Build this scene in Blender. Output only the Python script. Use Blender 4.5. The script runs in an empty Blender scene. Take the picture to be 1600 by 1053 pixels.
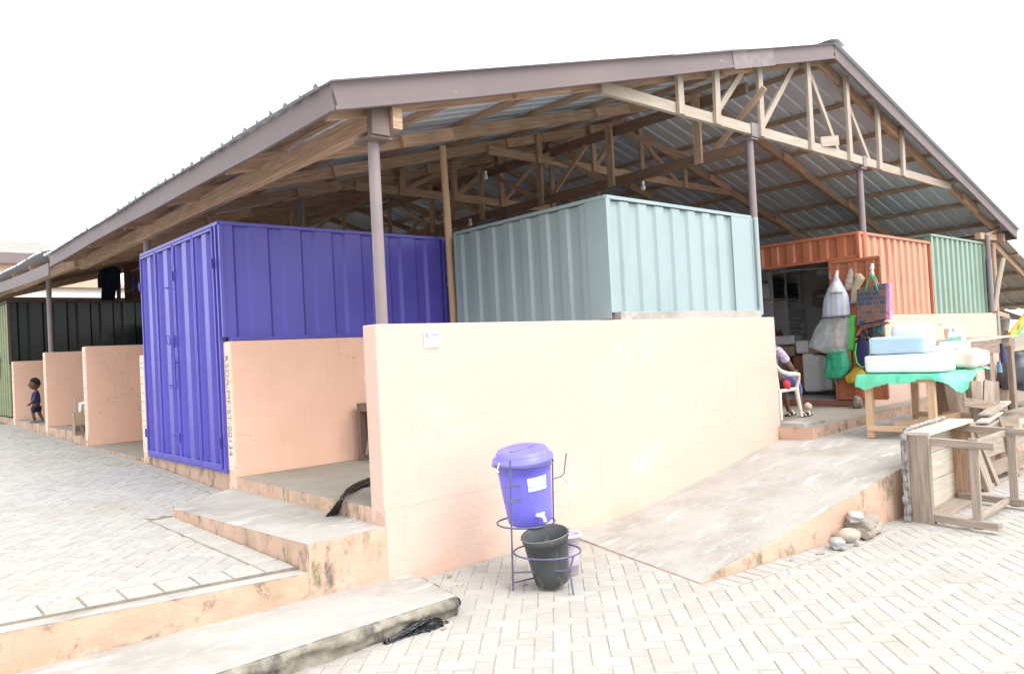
import bpy, bmesh, math, random
from mathutils import Vector, Matrix, noise
random.seed(7)
R = math.radians
sc = bpy.context.scene
col = sc.collection
# ------------------------------------------------------------------ camera
YAW, PIT, ROL, FPX = 0.7276, 0.0193, -0.0527, 1197.4
CAM = Vector((-2.874, -4.668, 1.6))
fw = Vector((math.sin(YAW)*math.cos(PIT), math.cos(YAW)*math.cos(PIT), math.sin(PIT)))
rt0 = Vector((math.cos(YAW), -math.sin(YAW), 0)); up0 = rt0.cross(fw)
rt = math.cos(ROL)*rt0 + math.sin(ROL)*up0
up = -math.sin(ROL)*rt0 + math.cos(ROL)*up0
cd = bpy.data.cameras.new('camera'); cam = bpy.data.objects.new('camera', cd); col.objects.link(cam)
cd.sensor_width = 36; cd.lens = 36*FPX/1600; cd.clip_end = 600; cd.clip_start = .05
m = Matrix((rt, up, -fw)).transposed().to_4x4(); m.translation = CAM; cam.matrix_world = m
sc.camera = cam

def at(u, v, ax, val):                  # pixel of the photograph -> point on a plane x / y / z = val
    r = fw*FPX + rt*(u-800) - up*(v-526.5); i = 'xyz'.index(ax)
    return CAM + r*((val-CAM[i])/r[i])
# ------------------------------------------------------------------ world, sun, exposure
SUN_EL, SUN_AZ = 50, 8                  # azimuth: degrees from -Y towards +X
w = bpy.data.worlds.new("World"); sc.world = w; w.use_nodes = True
nt = w.node_tree; nt.nodes.clear()
sky = nt.nodes.new('ShaderNodeTexSky'); sky.sky_type = 'NISHITA'; sky.sun_disc = False
sky.sun_elevation = R(SUN_EL); sky.sun_rotation = R(180-SUN_AZ); sky.air_density = 1.0; sky.dust_density = 4
mx = nt.nodes.new('ShaderNodeMix'); mx.data_type = 'RGBA'; mx.inputs[0].default_value = .88   # a thick white overcast over the blue
mx.inputs[7].default_value = (8.3, 8.5, 8.8, 1)
bg = nt.nodes.new('ShaderNodeBackground'); bg.inputs[1].default_value = .12
wo = nt.nodes.new('ShaderNodeOutputWorld')
nt.links.new(sky.outputs[0], mx.inputs[6]); nt.links.new(mx.outputs[2], bg.inputs[0]); nt.links.new(bg.outputs[0], wo.inputs[0])
sl = bpy.data.lights.new('sun', 'SUN'); sl.energy = 1.35; sl.angle = R(42); sl.color = (1, .97, .92)
so = bpy.data.objects.new('sun', sl); col.objects.link(so)
a = R(SUN_AZ); e = R(SUN_EL)
sd = Vector((math.sin(a)*math.cos(e), -math.cos(a)*math.cos(e), math.sin(e)))
so.rotation_euler = sd.to_track_quat('Z', 'Y').to_euler(); so.location = (0, -10, 12)
sc.view_settings.view_transform = 'Standard'; sc.view_settings.look = 'None'; sc.view_settings.gamma = 1
sc.view_settings.exposure = 1.26
sc.cycles.max_bounces = 8; sc.cycles.diffuse_bounces = 5
# ------------------------------------------------------------------ materials
def hexc(r, g, b): return (r, g, b, 1)
MATS = {}
def mat(name, c, c2=None, scale=4, rough=.75, bump=0, bscale=60, metal=0, spec=.4, stain=None, sscale=3, sth=.55, ssoft=.12,
        stretch=(1, 1, 1), uv=False, alpha=1, island=0, coat=0, trans=0, detail=6, crack=None, wave=None):
    if name in MATS: return MATS[name]
    m = bpy.data.materials.new(name); m.use_nodes = True; t = m.node_tree; N = t.nodes; L = t.links
    b = N['Principled BSDF']
    b.inputs['Roughness'].default_value = rough; b.inputs['Metallic'].default_value = metal
    b.inputs['Specular IOR Level'].default_value = spec
    b.inputs['Alpha'].default_value = alpha; b.inputs['Coat Weight'].default_value = coat
    b.inputs['Transmission Weight'].default_value = trans
    tc = N.new('ShaderNodeTexCoord'); mp = N.new('ShaderNodeMapping'); mp.inputs['Scale'].default_value = stretch
    L.new(tc.outputs['UV' if uv else 'Object'], mp.inputs[0])
    n1 = N.new('ShaderNodeTexNoise'); n1.inputs['Scale'].default_value = scale; n1.inputs['Detail'].default_value = detail
    L.new(mp.outputs[0], n1.inputs['Vector'])
    if c2 is None: c2 = tuple(x*.86 for x in c)
    r = N.new('ShaderNodeValToRGB'); r.color_ramp.elements[0].position = .32; r.color_ramp.elements[1].position = .68
    r.color_ramp.elements[0].color = (*c2, 1); r.color_ramp.elements[1].color = (*c, 1)
    L.new(n1.outputs[0], r.inputs[0]); out = r.outputs[0]
    if island:
        g = N.new('ShaderNodeNewGeometry'); mr = N.new('ShaderNodeMapRange')
        mr.inputs[3].default_value = 1-island; mr.inputs[4].default_value = 1+island
        L.new(g.outputs['Random Per Island'], mr.inputs[0])
        v = N.new('ShaderNodeVectorMath'); v.operation = 'SCALE'; L.new(out, v.inputs[0]); L.new(mr.outputs[0], v.inputs['Scale']); out = v.outputs[0]
    if wave:                                # plain woven / printed stripes: (scale, colour, axis)
        wv = N.new('ShaderNodeTexWave'); wv.inputs['Scale'].default_value = wave[0]; wv.bands_direction = wave[2]
        L.new(tc.outputs['Object'], wv.inputs['Vector'])
        q = N.new('ShaderNodeValToRGB'); q.color_ramp.interpolation = 'CONSTANT'; q.color_ramp.elements[1].position = .5
        L.new(wv.outputs['Fac'], q.inputs[0])
        k = N.new('ShaderNodeMix'); k.data_type = 'RGBA'; L.new(q.outputs[0], k.inputs[0]); L.new(out, k.inputs[6]); k.inputs[7].default_value = (*wave[1], 1); out = k.outputs[2]
    for sn in ([stain] if stain and not isinstance(stain, list) else (stain or [])):
        # sn = (colour, scale, threshold, softness, stretch, zlo, zhi)
        mp2 = N.new('ShaderNodeMapping'); mp2.inputs['Scale'].default_value = sn[4] if len(sn) > 4 else (1, 1, 1)
        g = N.new('ShaderNodeNewGeometry'); L.new(g.outputs['Position'], mp2.inputs[0])
        n2 = N.new('ShaderNodeTexNoise'); n2.inputs['Scale'].default_value = sn[1]; n2.inputs['Detail'].default_value = 8; n2.inputs['Roughness'].default_value = .65
        L.new(mp2.outputs[0], n2.inputs['Vector'])
        fac = n2.outputs[0]
        if len(sn) > 5:                       # damp rising from the foot: more stain where the wall is near the ground
            sp = N.new('ShaderNodeSeparateXYZ'); L.new(g.outputs['Position'], sp.inputs[0])
            mr = N.new('ShaderNodeMapRange'); mr.inputs[1].default_value = sn[5]; mr.inputs[2].default_value = sn[6]
            mr.inputs[3].default_value = .16; mr.inputs[4].default_value = -.3; L.new(sp.outputs[2], mr.inputs[0])
            ad = N.new('ShaderNodeMath'); ad.operation = 'ADD'; L.new(fac, ad.inputs[0]); L.new(mr.outputs[0], ad.inputs[1]); fac = ad.outputs[0]
        r2 = N.new('ShaderNodeMapRange'); r2.inputs[1].default_value = sn[2]; r2.inputs[2].default_value = sn[2]+sn[3]; L.new(fac, r2.inputs[0])
        k = N.new('ShaderNodeMix'); k.data_type = 'RGBA'; L.new(r2.outputs[0], k.inputs[0]); L.new(out, k.inputs[6]); k.inputs[7].default_value = (*sn[0], 1); out = k.outputs[2]
    if crack:                               # hairline cracks
        g = N.new('ShaderNodeNewGeometry'); nn = N.new('ShaderNodeTexNoise'); nn.inputs['Scale'].default_value = 5; L.new(g.outputs['Position'], nn.inputs['Vector'])
        va = N.new('ShaderNodeVectorMath'); va.operation = 'MULTIPLY_ADD'; L.new(nn.outputs['Color'], va.inputs[0]); va.inputs[1].default_value = (.5, .5, .5); L.new(g.outputs['Position'], va.inputs[2])
        vo = N.new('ShaderNodeTexVoronoi'); vo.feature = 'DISTANCE_TO_EDGE'; vo.inputs['Scale'].default_value = .8; L.new(va.outputs[0], vo.inputs['Vector'])
        r3 = N.new('ShaderNodeMapRange'); r3.inputs[1].default_value = .001; r3.inputs[2].default_value = .006; r3.inputs[3].default_value = .5; r3.inputs[4].default_value = 0; L.new(vo.outputs['Distance'], r3.inputs[0])
        n4 = N.new('ShaderNodeTexNoise'); n4.inputs['Scale'].default_value = 1.1; L.new(g.outputs['Position'], n4.inputs['Vector'])
        r4 = N.new('ShaderNodeMapRange'); r4.inputs[1].default_value = .52; r4.inputs[2].default_value = .6; L.new(n4.outputs[0], r4.inputs[0])
        mu = N.new('ShaderNodeMath'); mu.operation = 'MULTIPLY'; L.new(r3.outputs[0], mu.inputs[0]); L.new(r4.outputs[0], mu.inputs[1])
        k = N.new('ShaderNodeMix'); k.data_type = 'RGBA'; L.new(mu.outputs[0], k.inputs[0]); L.new(out, k.inputs[6]); k.inputs[7].default_value = (*crack, 1); out = k.outputs[2]
    L.new(out, b.inputs['Base Color'])
    if bump:
        n3 = N.new('ShaderNodeTexNoise'); n3.inputs['Scale'].default_value = bscale; n3.inputs['Detail'].default_value = 5
        L.new(mp.outputs[0], n3.inputs['Vector'])
        bp = N.new('ShaderNodeBump'); bp.inputs['Strength'].default_value = bump; bp.inputs['Distance'].default_value = .01
        L.new(n3.outputs[0], bp.inputs['Height']); L.new(bp.outputs[0], b.inputs['Normal'])
    MATS[name] = m; return m
GRIME = (.10, .085, .06); MOSS = (.11, .12, .05); BLK = (.06, .055, .05)
PEACH = mat('peach_plaster', (.83, .54, .405), (.79, .505, .375), 2.2, .88, .45, 25, crack=(.45, .28, .2), stain=[((.70, .44, .32), 2.0, .60, .2, (5, 5, .35)), ((.35, .25, .18), 26, .74, .02), ((.66, .36, .24), 1.7, .63, .1, (1, 1, 1), -.1, .55), ((.45, .34, .25), 14, .73, .04)])
PEACH_LIT = mat('peach_plaster_lit_front', (.62, .450, .375), (.60, .43, .352), 1.3, .88, .45, 22,  # same peach paint as the bays, with front light's washed-out look coloured in
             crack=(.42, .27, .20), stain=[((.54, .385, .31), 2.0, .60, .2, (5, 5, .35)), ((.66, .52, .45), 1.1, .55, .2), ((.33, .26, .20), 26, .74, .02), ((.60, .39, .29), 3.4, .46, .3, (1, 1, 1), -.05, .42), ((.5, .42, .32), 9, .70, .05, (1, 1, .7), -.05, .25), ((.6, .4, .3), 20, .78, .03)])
RISER = mat('peach_plaster_stained', (.58, .39, .30), (.52, .34, .25), 3, .9, .5, 30,
            stain=[((.38, .29, .19), 3.2, .48, .22), ((.13, .115, .085), 6, .52, .16, (1, 1, .55)), ((.14, .15, .07), 5, .57, .12, (1, 1, .6)), ((.50, .46, .40), 16, .66, .04)])
RISERO = mat('orange_plaster_stained', (.52, .355, .26), (.48, .315, .22), 4, .9, .5, 30, stain=[((.30, .25, .17), 3.3, .53, .25), ((.12, .11, .085), 6, .56, .14), ((.45, .42, .36), 5, .60, .08), ((.60, .50, .42), 22, .68, .04)])
CEM = mat('cement_screed', (.41, .39, .36), (.35, .33, .30), 2.2, .9, .4, 45, stain=[((.27, .25, .215), 1.4, .48, .25), ((.50, .49, .47), 3.5, .56, .12, (.6, 2.2, 1)), ((.50, .50, .49), 20, .60, .08, (.4, 2.4, 1)), ((.2, .18, .15), 14, .72, .05)])
CEMR = mat('rough_cement', (.32, .29, .24), (.17, .15, .12), 11, .95, 1.6, 14, stain=[((.09, .085, .075), 4, .52, .1, (1, 1, .6)), ((.28, .20, .12), 5, .60, .06), (MOSS, 4, .66, .05)])
FLOORC = mat('smooth_cement_floor', (.33, .30, .25), (.28, .25, .21), 3, .85, .2, 40)
def brickmat():
    return mat('concrete_paver', (.395, .380, .350), (.36, .345, .315), 16, .92, .5, 90, island=.07, stain=[((.33, .285, .22), .9, .58, .22), ((.46, .445, .42), 2.6, .60, .15), ((.24, .20, .16), 12, .72, .04)])
PAVER = brickmat()
GROUT = mat('sandy_joint', (.35, .315, .265), (.27, .24, .195), 9, 1, .4, 80)
EARTH = mat('bare_earth', (.27, .23, .18), (.21, .17, .13), .7, 1, .4, 20)
WOOD = mat('rafter_wood', (.54, .37, .26), (.32, .21, .145), 3.2, .8, .5, 12, uv=True, stretch=(1, 14, 14), island=.16, detail=8)
WOODG = mat('grey_weathered_wood', (.41, .34, .28), (.26, .21, .17), 3, .85, .6, 12, uv=True, stretch=(1, 14, 14), island=.13, detail=8)
WOODP = mat('pale_new_wood', (.62, .44, .29), (.5, .34, .21), 3, .8, .4, 12, uv=True, stretch=(1, 12, 12), island=.08)
WOODL = mat('bleached_wood', (.60, .54, .46), (.46, .40, .33), 3, .85, .4, 12, uv=True, stretch=(1, 14, 14), island=.08)
WOODD = mat('dark_brown_wood', (.25, .15, .105), (.17, .10, .07), 3, .7, .4, 12, uv=True, stretch=(1, 12, 12), island=.15)
FASC = mat('mauve_painted_fascia', (.19, .150, .150), (.165, .132, .135), 1.5, .6, .1, 15, stain=[((.13, .11, .11), 6, .70, .05), ((.42, .36, .35), 3, .66, .1, (1, 1, 3))])
STEELM = mat('mauve_steel_pipe', (.25, .20, .205), (.21, .17, .175), 3, .45, .1, 40)
ROOFM = mat('galvanised_roof_sheet', (.64, .72, .82), (.55, .62, .71), 1.2, .42, .05, 20, metal=.1, spec=.5, stain=[((.30, .24, .2), 1.5, .68, .1)])
PURP = mat('purple_gloss_paint', (.10, .088, .46), (.088, .076, .40), 2, .33, .25, 4, spec=.42, stain=[((.30, .28, .42), 24, .74, .03), ((.09, .08, .2), 2.5, .62, .15, (3, 3, .3))])
GREYP = mat('grey_green_gloss_paint', (.295, .375, .39), (.27, .35, .365), 2, .36, .22, 4, spec=.5, stain=[((.45, .42, .38), 16, .74, .03), ((.24, .28, .27), 2.2, .60, .15, (3, 3, .3)), ((.30, .17, .10), 30, .77, .02)])
ORANP = mat('orange_paint', (.47, .165, .085), (.42, .14, .07), 2, .4, .25, 4, spec=.45, stain=[((.26, .10, .06), 9, .68, .05), ((.55, .32, .22), 3, .66, .1, (3, 3, .4))])
GREENP = mat('green_paint', (.215, .315, .25), (.185, .275, .21), 2, .35, .3, 5, spec=.5)
BLACKP = mat('black_green_gloss_paint', (.022, .028, .032), (.02, .03, .022), 1.6, .25, .15, 6, spec=.6, stain=((.05, .08, .035), 1.2, .60, .12, (1, 1, .5)))
OLIVEP = mat('olive_rusty_paint', (.22, .25, .12), (.16, .20, .10), 3, .5, .2, 10, stain=((.25, .13, .07), 5, .62, .06))
DARKP = mat('dark_blue_steel', (.10, .125, .165), (.07, .09, .12), 2, .5)
BLUEPL = mat('violet_blue_plastic', (.19, .175, .82), (.17, .155, .72), 3, .38, .08, 12, spec=.5, stain=[((.40, .38, .80), 18, .66, .05, (1, 1, .25)), ((.30, .27, .5), 40, .72, .03)])
DGREYPL = mat('dark_grey_plastic', (.075, .08, .085), (.055, .06, .065), 8, .5, .1, 30, stain=[((.17, .165, .155), 12, .58, .1, (1, 1, .4))])
STANDM = mat('blue_grey_rod', (.13, .135, .22), (.10, .10, .15), 12, .5)
STEEL = mat('bare_steel', (.30, .29, .28), (.2, .19, .18), 20, .45, metal=.6)
WHITEPL = mat('white_plastic', (.82, .82, .80), (.78, .78, .76), 4, .45)
CREAMPL = mat('cream_plastic', (.74, .67, .58), (.70, .63, .54), 4, .45)
BLKBAG = mat('black_polythene', (.02, .022, .025), (.012, .013, .015), 14, .28, .6, 14, spec=.6)
LILAC = mat('lilac_white_plastic', (.66, .56, .68), (.70, .66, .72), 30, .5)
INK = mat('black_marker', (.04, .035, .035), None, 5, .7)
SKIN = mat('brown_skin', (.115, .062, .042), (.09, .048, .032), 12, .5)
SKINP = mat('brown_skin_light', (.20, .11, .075), (.17, .09, .06), 12, .5)
HAIR = mat('short_black_hair', (.015, .012, .012), None, 80, .9, .6, 200)

# ------------------------------------------------------------------ builders
def worldof(o):
    M = Matrix.LocRotScale(o.location, o.rotation_euler, o.scale)
    return worldof(o.parent) @ M if o.parent else M
def tag(o, label=None, cat=None, group=None, kind=None):
    if label: o['label'] = label
    if cat: o['category'] = cat
    if group: o['group'] = group
    if kind: o['kind'] = kind
    return o
def thing(name, label, cat, loc=(0, 0, 0), group=None, rz=0):
    o = bpy.data.objects.new(name, None); o.empty_display_size = .1; col.objects.link(o)
    o.location = loc; o.rotation_euler = (0, 0, rz)
    return tag(o, label, cat, group)
class MB:
    def __init__(s): s.v = []; s.f = []; s.uv = []; s.sm = []
    def add(s, vs, fs, uvs=None, smooth=False):
        b = len(s.v); s.v += [Vector(p) for p in vs]
        for k, f in enumerate(fs):
            s.f.append([b+i for i in f]); s.uv.append(uvs[k] if uvs else [(0, 0)]*len(f)); s.sm.append(smooth)
        return s
    def box(s, x0, x1, y0, y1, z0, z1):
        return s.bar(((x0+x1)/2, (y0+y1)/2, z0), ((x0+x1)/2, (y0+y1)/2, z1), x1-x0, y1-y0, side=(1, 0, 0))
    def bar(s, p0, p1, wd, ht, side=None, ch=0, wob=0):
        # beam from p0 to p1, cross-section wd (along side) x ht
        p0 = Vector(p0); p1 = Vector(p1); d = (p1-p0); L = d.length
        if L < 1e-6: return s
        d /= L
        sd_ = Vector(side) if side else d.cross(Vector((0, 0, 1)))
        if sd_.length < 1e-3: sd_ = Vector((1, 0, 0))
        sd_ = (sd_ - d*sd_.dot(d)).normalized(); u_ = sd_.cross(d)
        c = min(wd, ht)*.06 if ch == 0 else ch
        a, b = wd/2, ht/2
        prof = [(-a+c, -b), (a-c, -b), (a, -b+c), (a, b-c), (a-c, b), (-a+c, b), (-a, b-c), (-a, -b+c)]
        vs = []
        for k, p in enumerate((p0, p1)):
            for (x, y) in prof: vs.append(p + sd_*(x+random.uniform(-wob, wob)) + u_*(y+random.uniform(-wob, wob)))
        fs = []; uvs = []; ru, rv = random.random()*20, random.random()*20; acc = 0
        for i in range(8):
            j = (i+1) % 8; fs.append((i, j, 8+j, 8+i)); e = math.hypot(prof[i][0]-prof[j][0], prof[i][1]-prof[j][1])
            uvs.append([(ru, rv+acc), (ru, rv+acc+e), (ru+L, rv+acc+e), (ru+L, rv+acc)]); acc += e
        fs.append(tuple(range(7, -1, -1))); uvs.append([(rv+prof[i][0], ru+prof[i][1]) for i in range(7, -1, -1)])
        fs.append(tuple(range(8, 16))); uvs.append([(rv+prof[i][0], ru+prof[i][1]) for i in range(8)])
        return s.add(vs, fs, uvs)
    def tube(s, pts, r, n=8, cap=True):
        pts = [Vector(p) for p in pts]; rs = r if isinstance(r, (list, tuple)) else [r]*len(pts)
        vs = []; ref = None
        for i, p in enumerate(pts):
            d = (pts[min(i+1, len(pts)-1)] - pts[max(i-1, 0)]).normalized()
            if ref is None: ref = Vector((0, 0, 1)) if abs(d.z) < .9 else Vector((1, 0, 0))
            a = (ref - d*ref.dot(d)).normalized(); ref = a; b = d.cross(a)
            for k in range(n):
                t = 2*math.pi*k/n; vs.append(p + a*math.cos(t)*rs[i] + b*math.sin(t)*rs[i])
        fs = []
        for i in range(len(pts)-1):
            for k in range(n): fs.append((i*n+k, i*n+(k+1) % n, (i+1)*n+(k+1) % n, (i+1)*n+k))
        s.add(vs, fs, smooth=True)
        if cap:
            s.add(vs[:n], [tuple(range(n-1, -1, -1))]); s.add(vs[-n:], [tuple(range(n))])
        return s
    def ring(s, c, rad, r, n=36, nrm=(0, 0, 1), a0=0, a1=2*math.pi):
        c = Vector(c); z = Vector(nrm).normalized(); x = z.orthogonal().normalized() if abs(z.z) < .99 else Vector((1, 0, 0)); x = (x-z*x.dot(z)).normalized(); y = z.cross(x)
        pts = [c + x*math.cos(a0+(a1-a0)*k/n)*rad + y*math.sin(a0+(a1-a0)*k/n)*rad for k in range(n+1)]
        return s.tube(pts, r, 6)
    def loft(s, secs, n=24, ex=2.0, cap=True, smooth=True, nz=0):
        # secs: (x,y,z,rx,ry[,rot]) stacked superellipses
        vs = []
        for q in secs:
            x, y, z, rx, ry = q[:5]; ro = q[5] if len(q) > 5 else 0
            for k in range(n):
                t = 2*math.pi*k/n; c_, s_ = math.cos(t), math.sin(t)
                px = rx*math.copysign(abs(c_)**(2/ex), c_); py = ry*math.copysign(abs(s_)**(2/ex), s_)
                p = Vector((x+px*math.cos(ro)-py*math.sin(ro), y+px*math.sin(ro)+py*math.cos(ro), z))
                if nz: p += noise.noise_vector(p*9)*nz
                vs.append(p)
        fs = []
        for i in range(len(secs)-1):
            for k in range(n): fs.append((i*n+k, i*n+(k+1) % n, (i+1)*n+(k+1) % n, (i+1)*n+k))
        s.add(vs, fs, smooth=smooth)
        if cap:
            s.add(vs[:n], [tuple(range(n-1, -1, -1))]); s.add(vs[-n:], [tuple(range(n))])
        return s
    def grid(s, fn, nu, nv, smooth=True):
        vs = [fn(i/nu, j/nv) for i in range(nu+1) for j in range(nv+1)]
        fs = [(i*(nv+1)+j, (i+1)*(nv+1)+j, (i+1)*(nv+1)+j+1, i*(nv+1)+j+1) for i in range(nu) for j in range(nv)]
        return s.add(vs, fs, smooth=smooth)
    def corr(s, p0, u, L, h, nrm, per=.3, dep=.035, duty=.5, z0f=None, z1f=None, ph=0):
        # trapezoid sheet: starts at p0, runs along u for L, rises h along Z
        p0 = Vector(p0); u = Vector(u).normalized(); nrm = Vector(nrm).normalized()
        pts = []; x = -ph*per; sl = .09*per
        while x < L:
            for dx, dd in ((0, 0), (duty*per-sl, 0), (duty*per, dep), (per-sl, dep)):
                xx = x+dx
                if 0 <= xx <= L: pts.append((xx, dd))
            x += per
        if pts[0][0] > 0: pts = [(0, pts[0][1])]+pts
        pts.append((L, pts[-1][1]))
        vs = []
        for (xx, dd) in pts:
            q = p0 + u*xx - nrm*dd
            vs.append(q); vs.append(q + Vector((0, 0, h)))
        fs = [(2*i, 2*i+2, 2*i+3, 2*i+1) for i in range(len(pts)-1)]
        return s.add(vs, fs)
    def build(s, name, m, parent=None, label=None, smooth_all=False):
        me = bpy.data.meshes.new(name)
        Mi = worldof(parent).inverted() if parent else Matrix()
        me.from_pydata([Mi @ p for p in s.v], [], s.f)
        uvl = me.uv_layers.new(name='UVMap'); k = 0; data = [c for f in s.uv for p in f for c in p]
        uvl.data.foreach_set('uv', data)
        me.polygons.foreach_set('use_smooth', [True]*len(s.f) if smooth_all else s.sm)
        me.materials.append(m); me.update()
        o = bpy.data.objects.new(name, me); col.objects.link(o)
        if parent: o.parent = parent
        if label: o['label'] = label
        return o
def struct(o): o['kind'] = 'structure'; return o
def bevel(o, wd=.006, seg=2):
    b = o.modifiers.new('bevel', 'BEVEL'); b.width = wd; b.segments = seg; b.limit_method = 'ANGLE'; return o
def merge(o, dist=.0005):
    bm = bmesh.new(); bm.from_mesh(o.data); bmesh.ops.remove_doubles(bm, verts=bm.verts, dist=dist); bm.to_mesh(o.data); bm.free(); return o
def text(body, size, loc, rot, m, parent, name='lettering', ext=.0008, sx=1, off=0):
    cu = bpy.data.curves.new(name, 'FONT'); cu.body = body; cu.size = size; cu.extrude = ext; cu.align_x = 'CENTER'; cu.align_y = 'CENTER'; cu.resolution_u = 3; cu.offset = off
    t = bpy.data.objects.new('tmp', cu); col.objects.link(t)
    bpy.context.view_layer.update()
    me = bpy.data.meshes.new_from_object(t.evaluated_get(bpy.context.evaluated_depsgraph_get()))
    bpy.data.objects.remove(t)
    Mw = Matrix.Translation(loc) @ rot.to_4x4() @ Matrix.Diagonal((sx, 1, 1, 1))
    me.transform((worldof(parent).inverted() if parent else Matrix()) @ Mw)
    me.materials.clear(); me.materials.append(m)
    o = bpy.data.objects.new(name, me); col.objects.link(o); o.parent = parent
    return o
def frame(xa, ya):                      # rotation whose text runs along xa with its up along ya
    x = Vector(xa).normalized(); y = Vector(ya).normalized(); z = x.cross(y)
    return Matrix((x, y, z)).transposed()
def skinned(name, nodes, edges, m, parent, sub=2, root=0):
    # nodes: (x,y,z,r)
    me = bpy.data.meshes.new(name); Mi = worldof(parent).inverted() if parent else Matrix()
    me.from_pydata([Mi @ Vector(n[:3]) for n in nodes], edges, [])
    o = bpy.data.objects.new(name, me); col.objects.link(o); o.parent = parent
    o.modifiers.new('skin', 'SKIN')
    for i, n in enumerate(nodes):
        sv = me.skin_vertices[0].data[i]; r = n[3]
        sv.radius = (r, r) if not isinstance(r, tuple) else r
        sv.use_root = (i == root)
    s_ = o.modifiers.new('sub', 'SUBSURF'); s_.levels = sub; s_.render_levels = sub
    bpy.context.view_layer.update()
    ev = o.evaluated_get(bpy.context.evaluated_depsgraph_get()); nm = bpy.data.meshes.new_from_object(ev)
    o.modifiers.clear(); o.data = nm; nm.materials.clear(); nm.materials.append(m)
    for p in nm.polygons: p.use_smooth = True
    return o
def interp(tab, x):
    if x <= tab[0][0]: return tab[0][1]
    for (a, va), (b, vb) in zip(tab, tab[1:]):
        if x <= b: return va+(vb-va)*(x-a)/(b-a)
    return tab[-1][1]

# ================================================================== SETTING: ground
g = MB(); S = 220
def gz_lower(x, y):
    return -.05
g.grid(lambda i, j: Vector((-S+2*S*i, -S+2*S*j, -.06)), 8, 8)
struct(g.build('ground', EARTH))
def zup(x, y):                          # upper (left) paving
    f = interp([(0, 0), (2.8, .13), (5.5, .235), (8.2, .265), (11.2, .315), (14.7, .365), (30, .55)], y)
    return .245 + f + .045*max(0, -x-.3)*math.exp(-max(y, 0)/5)
def clip(poly, planes):
    for (nx, ny, d) in planes:          # keep nx*x+ny*y <= d
        out = []
        for i in range(len(poly)):
            p, q = poly[i], poly[(i+1) % len(poly)]
            a = nx*p[0]+ny*p[1]-d; b = nx*q[0]+ny*q[1]-d
            if a <= 0: out.append(p)
            if (a < 0 < b) or (b < 0 < a):
                t = a/(a-b); out.append((p[0]+(q[0]-p[0])*t, p[1]+(q[1]-p[1])*t))
        poly = out
        if len(poly) < 3: return []
    return poly
def area(p): return abs(sum(p[i][0]*p[(i+1) % len(p)][1]-p[(i+1) % len(p)][0]*p[i][1] for i in range(len(p))))/2
def brick(mb, poly, zf, th=.012, tilt=.0018):
    cx = sum(p[0] for p in poly)/len(poly); cy = sum(p[1] for p in poly)/len(poly)
    if area(poly) < .0012: return
    dz = random.uniform(-.002, .002); tx = random.uniform(-tilt, tilt)*8; ty = random.uniform(-tilt, tilt)*8
    n = len(poly)
    sgn = sum(poly[i][0]*poly[(i+1) % n][1]-poly[(i+1) % n][0]*poly[i][1] for i in range(n))
    if sgn < 0: poly = poly[::-1]
    top, mid = [], []
    for (x, y) in poly:
        dx, dy = cx-x, cy-y; L = math.hypot(dx, dy)+1e-6
        x1, y1 = x+dx/L*.0042, y+dy/L*.0042; x2, y2 = x+dx/L*.010, y+dy/L*.010
        z = zf(x, y)+dz+(x-cx)*tx+(y-cy)*ty
        mid.append((x1, y1, z-.005)); top.append((x2, y2, z))
    low = [(p[0], p[1], p[2]-th) for p in mid]
    fs = [tuple(range(n))]
    for i in range(n):
        j = (i+1) % n; fs.append((n+i, n+j, j, i)); fs.append((2*n+i, 2*n+j, n+j, n+i))
    mb.add(top+mid+low, fs)
def herring(mb, x0, x1, y0, y1, planes, zf, ang=R(45), W=.1, inside=None):
    ca, sa = math.cos(ang), math.sin(ang); L = 2*W
    cx, cy = (x0+x1)/2, (y0+y1)/2; rad = math.hypot(x1-x0, y1-y0)/2+.4; n = int(rad/W)+4
    for i in range(-n, n+1):
        for j in range(-n, n+1):
            k = (i+j) % 4
            if k == 0: r = (i, j, 2, 1)
            elif k == 2: r = (i, j, 1, 2)
            else: continue
            # basket of L-shapes: horizontal brick at (i,j)-(i+2,j+1), vertical at (i,j)-(i+1,j+2)
            q = [(r[0], r[1]), (r[0]+r[2], r[1]), (r[0]+r[2], r[1]+r[3]), (r[0], r[1]+r[3])]
            P = [(cx+(a*ca-b*sa)*W, cy+(a*sa+b*ca)*W) for a, b in q]
            mx_ = sum(p[0] for p in P)/4; my_ = sum(p[1] for p in P)/4
            if not (x0-.2 < mx_ < x1+.2 and y0-.2 < my_ < y1+.2): continue
            if inside and not inside(mx_, my_): continue
            P = clip(P, planes(mx_, my_) if callable(planes) else planes)
            if P: brick(mb, P, zf)
BO = .012
# lower paving (level z = 0)
ramp_low = [(1.80, 0), (1.40, -1.62), (3.05, -1.80), (4.35, -1.93)]
def in_lower(x, y):
    if y > .02: return False
    if x < .1 and y > -.78 + .0*x: return False          # under the cement step
    if x > 1.2:                                            # ramp footprint with its soldier row
        ye = interp([(1.25, -1.58), (3.05, -1.88), (5, -2.05), (9, -2.05)], x) - .12
        xe = 1.8 + (y)*.247 + .04
        if x > xe and y > (ye+.08 if x > 1.5 else -1.62): return False
    return True
mb = MB()
def lp(x, y):
    pl = [(0, 1, -.005)]
    if x > 1.2 and not (x < 1.42 and y < -1.6):
        if y > -1.62 and x < 2: pl.append((1, -.247, 1.790))
        else:
            o = (-(1.83-1.64)/1.67) if x < 3.05 else -.03
            base = -1.64-.185 if x < 3.05 else -1.83-.13
            x00 = 1.38 if x < 3.05 else 3.05
            pl.append((-o, 1, base - o*x00))
    return pl
herring(mb, -3.6, 8.6, -6.2, 0, lp, lambda x, y: 0, inside=lambda x, y: in_lower(x, y) and (x+2.87)*.93+(y+4.67)*-.2 > -.8)
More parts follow.
